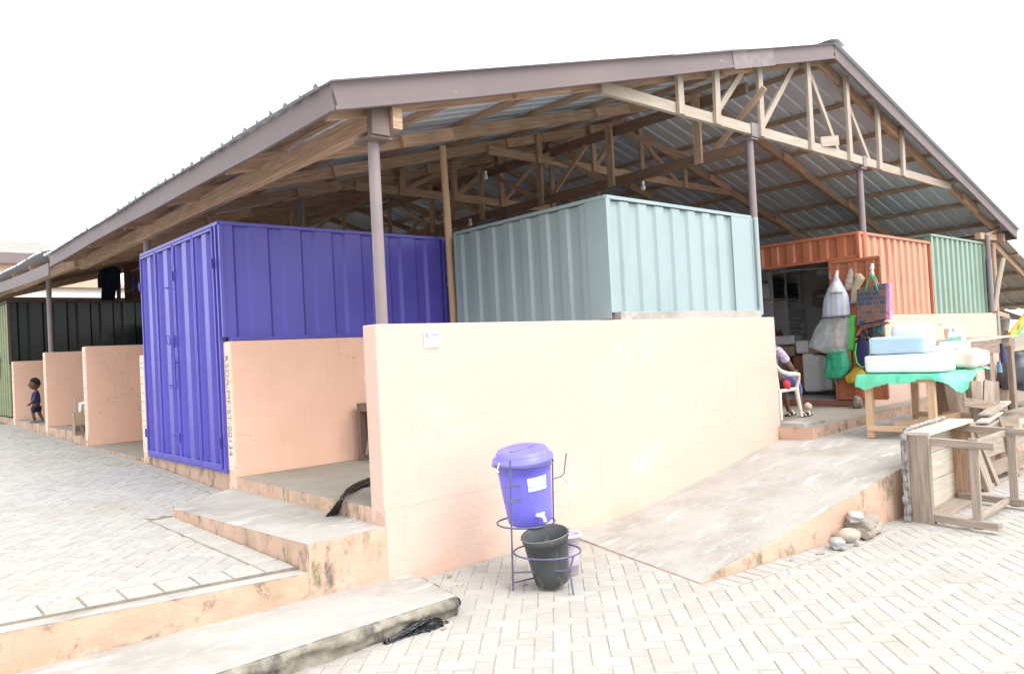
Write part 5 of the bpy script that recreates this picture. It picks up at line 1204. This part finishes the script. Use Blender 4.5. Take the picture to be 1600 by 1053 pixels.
hang('knot', '', [(412, 1361, 1365, .01), (419, 1359, 1366, .015), (423, 1361, 1364, .012), (428, 1359, 1366, .015), (432, 1361, 1365, .01)], WHITEPL, cat=None, parent=sq, x=xs+.01, nz=.006)
hb_ = thing('handbag', 'small navy handbag with lime green piping hanging under the patterned bag', 'bag', dp(1348, 550))
hang('bag_body', '', [(527, 1341, 1354, .03), (535, 1338, 1357, .045), (548, 1336, 1359, .05), (562, 1337, 1359, .05), (571, 1342, 1355, .04), (574, 1346, 1351, .02)], mat('navy_nylon', (.035, .03, .13), (.025, .02, .09), 10, .6), cat=None, parent=hb_, x=DX-.02, nz=.004)
f = MB(); f.tube([dp(1338, 536, DX-.07), dp(1336, 552, DX-.075), dp(1339, 567, DX-.07), dp(1346, 574, DX-.05), dp(1354, 572, DX-.06), dp(1359, 560, DX-.075), dp(1359, 540, DX-.07)], .012, 8); f.build('piping', LIME, hb_)
f = MB(); f.tube([dp(1341, 532, DX-.06), dp(1343, 520, DX-.05), dp(1348, 517, DX-.05), dp(1353, 522, DX-.05), dp(1355, 532, DX-.06)], .009, 8); f.build('handle', NAVY, hb_)
hang('black_garment', 'dark grey and black garment hanging behind the navy handbag', [(506, 1353, 1368, .03), (520, 1356, 1370, .04), (540, 1360, 1371, .04), (565, 1363, 1370, .03)], mat('black_cloth', (.02, .022, .028), (.09, .1, .12), 12, .8), x=DX+.06, cat='garment', nz=.02)
hang('blue_pouch', 'royal blue and green pouch right of the dark garment', [(507, 1370, 1379, .02), (515, 1369, 1381, .03), (523, 1372, 1380, .02)], mat('blue_green_print', (.05, .10, .35), (.05, .3, .1), 30, .6), x=DX-.02)
hang('printed_pouch', 'dark printed pouch with a yellow hem above the navy handbag', [(508, 1339, 1352, .03), (518, 1337, 1356, .04), (529, 1337, 1356, .03)], mat('dark_print', (.06, .05, .09), (.22, .10, .05), 24, .7), x=DX+.02)
f = MB(); f.tube([dp(1336, 530, DX-.03), dp(1358, 527, DX-.03)], .012, 6); tag(f.build('yellow_hem', mat('yellow_cloth', (.62, .42, .06), (.5, .3, .03), 10, .7)), 'thin yellow rod under the dark printed pouch', 'rod')
hang('orange_strap', 'orange cloth strap crossing down left of the patterned bag', [(508, 1345, 1356, .015), (516, 1340, 1348, .015), (525, 1337, 1342, .01)], ORANP, x=DX-.05, cat='strap', nz=.004)
hang('yellow_bag', 'mustard yellow plastic bag at the bottom of the shop door', [(573, 1337, 1345, .03), (580, 1330, 1350, .05), (588, 1320, 1355, .06), (596, 1322, 1358, .06), (599, 1325, 1350, .03)], mat('yellow_cloth', (.6, .4, .06)), nz=.02, x=DX+.01)
hang('patterned_strip', 'narrow yellow and red strip above the mustard bag', [(546, 1324, 1330, .015), (560, 1324, 1330, .02), (578, 1324, 1331, .015)], mat('yellow_red_print', (.6, .42, .08), (.4, .12, .05), 30, .7), x=DX+.05, cat='cloth', nz=.004)

# ================================================================== COOLER TABLE
TZ = 1.115
ct = thing('market_table', 'light new-wood table under the green plastic sheet at the top of the ramp', 'table', (6.25, -1.27, .46))
for (x, y, zt2) in ((5.62, -.96, TZ), (5.62, -1.60, TZ), (6.88, -.96, TZ), (6.88, -1.60, TZ)):
    f = MB(); f.bar((x, y, .458), (x, y, zt2), .075, .055, side=(0, 1, 0)); f.build('leg', WOODP, ct)
f = MB(); f.box(5.58, 6.92, -1.64, -.92, TZ, TZ+.03); f.build('tabletop', WOODP, ct)
for (a_, b_) in (((5.585, -1.62, .565), (5.585, -.94, .565)), ((6.84, -1.62, .60), (6.84, -.94, .60)), ((5.65, -1.2, .60), (6.84, -1.45, .60)), ((5.60, -.94, TZ-.03), (5.60, -1.62, TZ-.03))):
    f = MB(); f.bar(a_, b_, .03, .06, side=(1, 0, 0) if a_[0] == b_[0] else (0, 1, 0)); f.build('stretcher', WOODP, ct)
f = MB(); random.seed(4)
rim = []
x0, x1, y0, y1 = 5.54, 6.98, -1.72, -.87
def cloth(i, j):
    # table sheet: centre flat, rim hanging down in loose swags
    u, v = (i-.5)*2, (j-.5)*2; k = max(abs(u), abs(v)); cx_, cy_ = (x0+x1)/2, (y0+y1)/2
    if k <= .8: s_ = k/.8; sc_ = s_/max(k, 1e-6); return Vector((cx_+u*sc_*(x1-x0)/2, cy_+v*sc_*(y1-y0)/2, TZ+.036+.004*noise.noise(Vector((u*3, v*3, 0)))))
    t = (k-.8)/.2; sc_ = 1/k; px, py = cx_+u*sc_*(x1-x0)/2, cy_+v*sc_*(y1-y0)/2
    an = math.atan2(v, u); front = max(0, -u); right = max(0, -v)
    drop = (.055+.03*math.sin(an*3+1)+.035*noise.noise(Vector((an*2.3, 3, 0)))+.018*noise.noise(Vector((an*11, 8, 0)))) + .09*front*math.exp(-((v-.75)**2)*6) + .16*math.exp(-((u*sc_+.3)**2)*5)*(v*sc_ < -.95) + .08*math.exp(-((v*sc_+.1)**2)*6)*(u*sc_ < -.95)
    out = .012*noise.noise(Vector((an*9, 1, 0)))+.02*noise.noise(Vector((an*4, 5, t)))
    d = Vector((u, v, 0)).normalized()
    return Vector((px, py, TZ+.036-.0))+d*(.03*math.sin(t*1.5)+out*t)+Vector((0, 0, -drop*t))
f.grid(cloth, 90, 90); cs = tag(f.build('plastic_sheet', mat('thin_green_plastic', (.17, .74, .50), (.10, .60, .38), 7, .25, .8, 9, alpha=.86)), 'thin bright green plastic sheet draped over the table top', 'table cover')
WPK = mat('glossy_white_wrap', (.74, .77, .78), (.70, .74, .76), 4, .25, .3, 10); BPK = mat('pale_blue_wrap', (.42, .62, .76), (.40, .58, .72), 5, .25, .3, 10)
pack('white_pack', 'long white wrapped pack at the bottom of the stack on the green sheet', 'pack', 5.60, 5.98, -1.74, -.93, TZ+.035, TZ+.235, WPK, .022, .009, 1)
pack('blue_pack', 'long pale blue wrapped pack lying on the long white pack', 'pack', 5.62, 5.95, -1.56, -.98, TZ+.24, TZ+.43, BPK, .022, .008, 2)
pack('white_pack', 'rounded white pack on top behind the pale blue pack', 'pack', 6.0, 6.35, -1.45, -1.05, TZ+.27, TZ+.57, WPK, .08, .010, 3)
pack('white_pack', 'white pack under the rounded pack, hidden behind the blue one', 'pack', 6.02, 6.45, -1.60, -.98, TZ+.045, TZ+.30, WPK, .06, .008, 4)
pack('tissue_pack', 'white tissue pack with faint orange print at the right end of the green sheet', 'pack', 6.30, 6.6, -1.82, -1.56, TZ+.045, TZ+.25, mat('white_orange_print', (.76, .72, .68), (.70, .52, .42), 9, .4), .05, .012, 5)
pack('tissue_pack', 'plain white tissue pack at the far right edge of the green sheet', 'pack', 6.62, 6.95, -1.78, -1.5, TZ+.045, TZ+.22, WPK, .05, .012, 6)
pack('tissue_pack', 'white pack with pale blue print under the nappy pack', 'pack', 6.45, 6.85, -1.62, -1.38, TZ+.24, TZ+.34, mat('white_blue_print', (.74, .76, .78), (.50, .68, .76), 9, .4), .03, .008, 7)
nb = thing('nappy_pack', 'upright white printed pack with a green meadow band on the right end of the stack', 'pack', (6.6, -1.5, TZ+.34))
pa, pb_ = at(1475, 511, 'x', 6.5), at(1504, 537, 'x', 6.5)
f = MB(); f.box(6.5, 6.60, pb_.y, pa.y, TZ+.34, pa.z); bevel(f.build('pack_body', WHITEPL, nb), .012)
f = MB(); f.box(6.493, 6.497, pb_.y+.01, pa.y-.01, TZ+.35, TZ+.39); f.build('meadow_band', mat('meadow_print', (.15, .5, .12), (.3, .5, .6), 30, .5), nb)
f = MB(); f.loft([(6.495, pa.y-.02, TZ+.37, .003, .016), (6.495, pa.y-.02, TZ+.45, .003, .02), (6.495, pa.y-.015, pa.z-.02, .003, .012)], 12); f.build('printed_patch', mat('skin_tone_print', (.6, .36, .24)), nb)
text('5-8', .06, Vector((6.492, (pa.y+pb_.y)/2+.02, (pa.z+TZ+.40)/2+.01)), frame((0, -1, 0), (0, 0, 1)), mat('grey_print', (.3, .3, .3)), nb)
f = MB(); c_ = at(1472, 507, 'x', 6.55); f.loft([(c_.x, c_.y, c_.z-.006, .035, .035), (c_.x, c_.y, c_.z+.006, .035, .035)], 18); tag(f.build('mint_lid', mat('mint_plastic', (.20, .62, .48))), 'small mint green lid beside the nappy pack', 'lid')

# ================================================================== TABLE LYING ON ITS SIDE
O_ = Vector((3.90, -2.02, 0)); U_ = Vector((1.0, .02, 0)); W_ = Vector((-.22, -.97, 0))
def tt(a, b, z): return O_+U_*a+W_*b+Vector((0, 0, z))
tb = thing('toppled_table', 'weathered grey table lying on its side against the ramp, legs toward the yard', 'table', O_)
LW = 1.10; HH = .73
f = MB()
for k in range(3): f.bar(tt(-.03, -.02, .02+HH*(k+.5)/3.0), tt(LW, -.02, .02+HH*(k+.5)/3.0), .024, HH/3-.008, side=W_, wob=.003)
f.build('tabletop', WOODL, tb)
f = MB(); f.bar(tt(0, .08, .0), tt(0, .08, HH), .20, .035, side=W_); f.build('apron', WOODG, tb)
f = MB(); f.bar(tt(LW-.02, .08, .0), tt(LW-.02, .08, HH), .20, .035, side=W_); f.build('apron', WOOD, tb)
f = MB(); f.bar(tt(-.02, .08, HH+.012), tt(LW, .08, HH+.012), .20, .03, side=W_); f.build('apron', WOODL, tb)
f = MB(); f.bar(tt(.02, .09, .015), tt(LW-.04, .09, .015), .18, .03, side=W_); f.build('apron', WOODG, tb)
f = MB(); f.bar(tt(.17, .03, .03), tt(.17, .03, HH-.01), .07, .05, side=W_); f.build('batten', WOODG, tb)
LEN = .70
for (a, z) in ((.03, .055), (.03, HH-.05), (LW-.06, .055), (LW-.06, HH-.05)):
    f = MB(); f.bar(tt(a, .04, z), tt(a, LEN, z+random.uniform(-.01, .01)), .055, .06, side=U_); f.build('leg', WOODG, tb)
f = MB(); f.bar(tt(.03, LEN-.17, .02), tt(.03, LEN-.17, HH), .03, .065, side=U_); f.build('stretcher', WOODG, tb)
f = MB(); f.bar(tt(LW-.06, LEN-.17, .02), tt(LW-.06, LEN-.17, HH), .03, .065, side=U_); f.build('stretcher', WOODG, tb)
f = MB(); f.bar(tt(.03, LEN-.22, .07), tt(LW-.03, LEN-.22, .07), .03, .05, side=W_); f.build('stretcher', WOODG, tb)
f = MB(); f.bar(tt(.03, LEN-.22, HH-.07), tt(LW-.03, LEN-.22, HH-.07), .03, .05, side=W_); f.build('stretcher', WOODG, tb)
bag_strip('foil_strip', 'crumpled silvery plastic strip hanging down the edge of the toppled table', [tt(LW-.2, -.01, HH+.045), tt(.4, -.01, HH+.045), tt(.0, -.01, HH+.045), tt(-.05, -.03, HH-.03), tt(-.06, -.035, .4), tt(-.06, -.03, .2), tt(-.07, -.02, .01)], [.03, .035, .05, .06, .05, .06, .05], m=mat('silvery_plastic', (.40, .39, .38), (.10, .09, .085), 20, .3, .8, 20), lift=.02, seed=11)

# ================================================================== BOARDS, TABLES AND GOODS ON THE RIGHT
DKG = mat('dark_weathered_wood', (.33, .255, .20), (.20, .15, .115), 3, .85, .6, 12, uv=True, stretch=(1, 14, 14), island=.2)
rt2 = thing('toppled_table', 'grey board table tipped against the platform at the right edge of the yard', 'table', (6.3, -2.1, 0))
def q2(u, v, y): return at(u, v, 'y', y)
f = MB(); a_, b_ = at(1512, 672, 'y', -2.0), at(1556, 795, 'y', -2.12)
f.bar(a_, b_, .045, .14, side=(0, 1, 0)); f.build('board', WOODG, rt2)
for k in range(4):
    f = MB(); t0 = k/4; p0 = a_.lerp(b_, .08+.245*k); p1 = p0+Vector((1.6, .02, .0)); f.bar(p0+Vector((.03, .05, 0)), p1, .02, .145, side=(0, 1, 0), wob=.003); f.build('board', WOODG if k % 2 else DKG, rt2)
f = MB(); f.bar(a_+Vector((.22, .03, .04)), b_+Vector((.35, .03, .0)), .05, .07, side=(0, 1, 0)); f.build('leg', WOODG, rt2)
f = MB(); f.bar(a_+Vector((.95, .02, .06)), b_+Vector((.95, .02, .05)), .05, .07, side=(0, 1, 0)); f.build('leg', DKG, rt2)
f = MB(); f.bar(b_+Vector((.0, .02, .05)), b_+Vector((1.3, .10, .14)), .05, .06, side=(0, 1, 0)); f.build('stretcher', WOODG, rt2)
pk_ = thing('loose_planks', 'pile of loose bleached planks lying on the tipped board table at the right edge', 'planks', a_+Vector((.5, 0, .1)))
for k, (da, zz) in enumerate(((0, .05), (.25, .09), (.5, .14), (.75, .12))):
    f = MB(); f.bar(a_+Vector((.0+da, -.10+.05*k, zz-.04)), a_+Vector((.75+da, .0+.03*k, zz-.03+.02*k)), .11, .018, side=(.1, 1, 0)); f.build('plank', WOODL if k % 2 else WOODG, pk_)
# brown planks leaning on the shop front wall
DKGW = DKG
for k in range(6):
    x = at(1466+11*k, 640, 'y', -.35).x; m_ = (DKGW, WOODG, DKGW)[k % 3]
    f = MB(); f.bar((x, -.38, .46), (x+.03*((k % 3)-1), -.22, 1.25+.06*((k*7) % 3)), .13, .03, side=(.6, -1, 0), wob=.004)
    tag(f.build('leaning_plank', m_), ['first', 'second', 'third', 'fourth', 'fifth', 'sixth'][k]+' upright plank from the left leaning on the wall behind the cooler table', 'plank', 'brown planks leaning on the shop front wall')
for k, u in enumerate((1464, 1479, 1493, 1506)):
    b_ = at(u, 600, 'y', -1.22); f = MB(); f.bar((b_.x, -1.30, .46), (b_.x+.02*((k % 2)-.5), -1.18, 1.28+.05*(k % 3)), .13, .03, side=(.6, -1, 0), wob=.004)
    tag(f.build('leaning_plank', (WOODD, DKG, WOODG, DKG)[k]), ('dark plank just right of the cooler table leaning on the tall market table', 'wide brown plank, second of four leaning on the tall market table', 'greyish plank, third of four leaning on the tall market table', 'brown plank nearest the thick leg of the tall market table')[k], 'plank', 'planks leaning on the tall market table')
mt_ = thing('market_table', 'tall brown wooden market stall table with thick legs at the right, behind the cooler table', 'table', (9.0, -1.0, .46))
yA, yB = -1.35, -.75
ztb = at(1540, 532, 'y', yA).z
xl = at(1478, 535, 'y', yA).x; xr2 = at(1596, 532, 'y', yA).x
f = MB(); f.bar((xl, yA+.0, ztb-.09), (at(1562, 540, 'y', yA).x-.0, yA, ztb-.09), .04, .17, side=(0, 1, 0)); f.build('apron', DKG, mt_)
f = MB(); f.bar((at(1549, 540, 'y', yA+.1).x, yA+.1, ztb-.08), (xr2, yA+.1, ztb-.08), .04, .15, side=(0, 1, 0)); f.build('apron', DKG, mt_)
for (u, wd) in ((1521, .20), (1552, .16), (1586, .12)):
    x = at(u, 600, 'y', yA).x; f = MB(); f.bar((x, yA+.03, .46), (x-.02, yA+.03, ztb-.1), wd, .07, side=(1, 0, 0)); f.build('leg', DKG, mt_)
for k in range(4):
    f = MB(); y = yA+.02+.14*k; f.bar((xl-.05*k, y, ztb+.01+.02*(k % 2)), (xr2-.25-.2*(k % 2), y+.02, ztb+.03), .13, .022, side=(0, 1, 0)); f.build('top_plank', WOODL if k % 2 == 0 else WOODG, mt_)
for (u, lab) in ((1540, 'small blue and black pouch hanging from the edge of the tall market table'),):
    pass
p = at(1567, 548, 'y', yA-.04); f = MB(); f.loft([(p.x, p.y, p.z-.17, .04, .03), (p.x, p.y, p.z-.06, .055, .04), (p.x, p.y, p.z+.02, .04, .03), (p.x-.03, p.y, p.z+.10, .02, .02)], 16, nz=.01); tag(f.build('pouch', mat('blue_black_pouch', (.03, .04, .08), (.06, .05, .2), 12, .5)), 'small blue-black pouch hanging from the edge of the tall market table', 'pouch')
p = at(1562, 575, 'y', yA+.2); f = MB(); f.loft([(p.x, p.y, p.z-.06, .07, .03), (p.x-.02, p.y, p.z+.02, .05, .03), (p.x-.03, p.y, p.z+.10, .02, .015)], 14, nz=.008); tag(f.build('blue_rag', mat('light_blue_plastic', (.25, .48, .68))), 'light blue plastic rag under the tall market table', 'rag')
# broken stall frame piled up behind the toppled table
cf = thing('stall_frame', 'dark broken stall frame of upright boards between the toppled table and the market table', 'frame', (5.6, -1.8, .46))
for k, (u0, u1) in enumerate(((1528, 1524), (1541, 1545), (1556, 1552))):
    b_ = at(u0, 668, 'y', -1.86); t_ = at(u1, 596, 'y', -1.80); f = MB(); b_.z = .455; f.bar(b_, t_, .10, .035, side=(.7, -.7, 0), wob=.004); f.build('upright', (DKG, WOODG, DKG)[k], cf)
a2, b2 = at(1505, 628, 'y', -1.88), at(1572, 636, 'y', -1.92); f = MB(); f.bar(a2, b2, .03, .09, side=(0, 1, 0)); f.build('crosspiece', DKG, cf)
# goods beyond the right end of the wall
BRC = mat('reddish_brown_board', (.36, .16, .10), (.30, .13, .08), 5, .6)
def boxat(name, label, cat, u0, v0, u1, v1, y, dep, m, skew=0):
    a_, b_ = at(u0, v0, 'y', y), at(u1, v1, 'y', y); f = MB()
    A_ = [Vector((a_.x+skew, y, a_.z)), Vector((b_.x+skew, y, a_.z)), Vector((b_.x, y, b_.z)), Vector((a_.x, y, b_.z))]; B_ = [p+Vector((0, dep, 0)) for p in A_]
    f.add(A_+B_, [(3, 2, 1, 0), (4, 5, 6, 7), (0, 1, 5, 4), (1, 2, 6, 5), (2, 3, 7, 6), (3, 0, 4, 7)])
    return tag(bevel(f.build(name, m), .01), label, cat)
boxat('wooden_crate', 'reddish brown slanted crate on the shelf right of the shop front wall', 'crate', 1553, 572, 1588, 598, .1, .5, BRC, .12)
boxat('wooden_crate', 'second brown crate behind the thin right-hand table leg', 'crate', 1584, 562, 1612, 596, .35, .5, WOODD, .1)
boxat('low_shelf', 'pale plank shelf edge under the slanted crate', 'shelf', 1548, 597, 1612, 602, 0.0, .6, WOODG)
boxat('wooden_crate', 'small dark brown crate below the plank shelf', 'crate', 1556, 603, 1580, 618, .1, .4, WOODD)
boxat('low_shelf', 'lower plank shelf near the ground at the right edge', 'shelf', 1548, 619, 1612, 623, 0.05, .6, WOODG)
boxat('folded_cloths', 'pile of white and orange folded cloths above the crates at the right edge', 'cloths', 1560, 545, 1612, 560, .5, .5, mat('orange_white_cloths', (.55, .5, .45), (.5, .2, .1), 14, .8, stretch=(.4, 1, 4)))
boxat('folded_cloths', 'orange and blue cloths under the white ones at the right edge', 'cloths', 1560, 562, 1582, 575, .4, .3, mat('orange_blue_cloths', (.5, .18, .08), (.1, .3, .5), 12, .8, stretch=(.4, 1, 4)))
p = at(1592, 640, 'y', -.4); f = MB(); f.loft([(p.x+.1, -.4, .47, .42, .3), (p.x+.1, -.4, .62, .45, .32), (p.x+.12, -.4, .85, .38, .28), (p.x+.2, -.4, 1.05, .28, .2), (p.x+.22, -.4, 1.12, .12, .1)], 36, nz=.07); tag(f.build('black_sack', mat('black_blue_tarp', (.06, .07, .09), (.02, .024, .03), 6, .35, .8, 10)), 'heap of black plastic sacking at the right edge by the crates', 'sack')
pbk = at(1567, 517, 'y', 1.2); bkt = thing('white_bucket', 'white plastic bucket on a pile of goods beyond the green corner post', 'bucket', pbk)
f = MB(); f.loft([(pbk.x, 1.2, pbk.z, .13, .13), (pbk.x, 1.2, pbk.z+.27, .165, .165), (pbk.x, 1.2, pbk.z+.275, .18, .18), (pbk.x, 1.2, pbk.z+.31, .18, .18), (pbk.x, 1.2, pbk.z+.31, .15, .15), (pbk.x, 1.2, pbk.z+.1, .13, .13)], 24); f.build('bucket_body', mat('dull_white_plastic', (.5, .48, .46)), bkt)
boxat('goods_pile', 'brown bundled goods under the white bucket', 'goods', 1550, 518, 1578, 545, 1.0, .5, mat('brown_goods', (.2, .14, .11), (.09, .06, .05), 10, .8))
sg = thing('market_sign', 'tilted yellow and green printed carton at the far right edge', 'carton', at(1595, 515, 'y', .6))
c0 = at(1577, 520, 'y', .6); c1 = at(1612, 476, 'y', .6); dv = (c1-c0); n_ = Vector((dv.z, 0, -dv.x)).normalized()
f = MB(); f.bar(c0+n_*.10, c1+n_*.10, .06, .20, side=(0, 1, 0)); f.build('carton_body', mat('yellow_carton', (.55, .42, .07), (.5, .38, .06), 6, .6), sg)
f = MB(); f.bar(c0+n_*.19+Vector((0, -.034, 0)), c1+n_*.19+Vector((0, -.034, 0)), .004, .08, side=(0, 1, 0)); f.build('green_band', LIME, sg)
text('ROY', .13, c0+dv*.30+n_*.075+Vector((0, -.036, 0)), frame(dv, -n_), mat('red_print', (.5, .08, .06)), sg)
# thin steel stay and second post at the right corner
f = MB(); f.tube([at(1567, 405, 'y', .0), at(1560, 440, 'y', .0), at(1553, 487, 'y', 0)], .05, 8); tag(f.build('slanted_pole', WOODG), 'grey slanted wooden pole leaning from the awning to the corner of the wall', 'pole')
f = MB(); f.tube([(13.62, .2, 1.86), (13.62, .2, 3.2)], .04, 10); tag(f.build('steel_post', STEELM), 'dark steel post between the green kiosk and the narrow green door', 'post')
# awning roof beyond the right eave
aw = thing('market_awning', 'lower corrugated awning roof on timber rafters at the far right beyond the eave', 'awning', (16, 1, 0))
ya_, yb_ = .3, 9
def az(x): return 3.62-.30*(x-14.6)
f = MB(); per = .28; y = ya_
while y < yb_:
    for (a, b) in zip([(0, 0), (.18, 0), (.20, .03), (.26, .03), (.28, 0)], [(.18, 0), (.20, .03), (.26, .03), (.28, 0)]):
        f.add([(14.9, y+a[0], az(14.9)+a[1]), (14.9, y+b[0], az(14.9)+b[1]), (20, y+b[0], az(20)+b[1]), (20, y+a[0], az(20)+a[1])], [(0, 1, 2, 3)])
    y += per
f.build('roof_sheet', mat('light_galvanised', (.50, .50, .49), (.42, .42, .41), 2, .5, metal=.2), aw)
for y in (.5, 2.6, 4.8, 7): f = MB(); f.bar((14.9, y, az(14.9)-.12), (20, y, az(20)-.12), .06, .12, side=(0, 1, 0)); f.build('rafter', WOOD, aw)
for x in (15.1, 16.2, 17.3, 18.4, 19.5): f = MB(); f.bar((x, ya_, az(x)-.035), (x, yb_, az(x)-.035), .06, .06, side=(1, 0, 0)); f.build('purlin', WOOD, aw)
for x in (15.2, 19.4): f = MB(); f.tube([(x, .5, 0), (x, .5, az(x)-.15)], .05, 10); f.build('post', WOOD, aw)
aw2 = thing('market_lean_to', 'darker second lean-to roof of timber and sheet lower behind the awning', 'lean-to', (20, 4, 0))
f = MB(); f.corr((15.4, 9.5, 0), (1, 0, 0), 12, 4.4, (0, -1, 0), per=.3, dep=.03); f.build('wall_sheet', mat('dark_shed_wall', (.10, .085, .08), (.05, .045, .045), 2, .8), aw2)
f = MB(); f.add([(14.9, 2.0, 2.72), (24, 2.0, 1.7), (24, 9.4, 2.6), (14.9, 9.4, 3.6)], [(0, 1, 2, 3)]); f.build('roof_sheet', mat('dull_sheet', (.22, .23, .24), (.16, .17, .18), 2, .6), aw2)
for k in range(4): f = MB(); f.bar((15.1+1.6*k, 2.0, 2.55-.18*k), (16.6+1.6*k, 2.0, 2.36-.17*k), .06, .12, side=(0, 1, 0)); f.build('rafter', WOOD, aw2)
f = MB(); f.bar((14.9, 2.3, 2.05), (20, 2.3, 2.15), .06, .12, side=(0, 1, 0)); f.build('cross_beam', WOOD, aw2)
random.seed(77)
for k in range(14):
    x = random.uniform(14.6, 18.5); y = random.uniform(1.6, 4); z = random.choice([.46, .9, 1.3, 1.7]); w_ = random.uniform(.2, .5)
    c_ = random.choice([(.12, .08, .06), (.2, .12, .08), (.05, .06, .1), (.25, .2, .16), (.08, .09, .1)])
    pack('goods_bundle', 'dim bundle of goods stacked in the dark market stalls at the far right', 'goods', x, x+w_, y, y+.3, z, z+.35, mat('goods_%d' % (k % 5), c_, None, 9, .8), .05, .03, k)['group'] = 'dim goods in the far right stalls'

# ================================================================== FAR BACKGROUND (left)
bd = thing('far_building', 'grey sheet-roofed pale building seen over the far end of the shed at the left edge', 'building', (0, 45, .5))
a_, b_ = at(-60, 372, 'y', 45), at(57, 379, 'y', 45); e0 = at(-60, 396, 'y', 42).z
f = MB(); f.add([(a_.x, 45, a_.z), (b_.x+3, 45, a_.z-.05), (b_.x+3, 41, e0), (a_.x, 41, e0), (a_.x, 49, e0), (b_.x+3, 49, e0)], [(0, 1, 2, 3), (1, 0, 4, 5)]); f.build('roof', mat('old_grey_roof', (.32, .30, .27), (.24, .22, .2), 1.5, .8), bd)
f = MB(); f.box(a_.x, b_.x+2.8, 41.3, 48.7, .4, e0-.05); f.build('wall', mat('pale_orange_wall', (.6, .42, .32), (.55, .38, .3), 2, .9), bd)
f = MB(); f.box(a_.x, b_.x+3, 40.9, 41.0, e0-.55, e0-.02); f.build('fascia_board', FASC, bd)
bd = thing('far_building', 'bright whitewashed low building with cream bands behind the black kiosk', 'building', (4, 30, .5))
WH = mat('plain_whitewash', (.72, .70, .66), (.68, .66, .62), 2, .9)  # even off-white paint of the low building
f = MB(); f.box(-3, 9, 30, 36, .4, 5.2); f.build('wall', WH, bd)
zc_ = at(150, 450, 'y', 29.9).z
for dz, hh in ((.0, .16), (-.62, .12)): f = MB(); f.box(-3.1, 9.1, 29.8, 29.99, zc_+dz, zc_+dz+hh); f.build('string_course', mat('cream_band', (.56, .42, .30), (.5, .38, .28), 3, .9), bd)
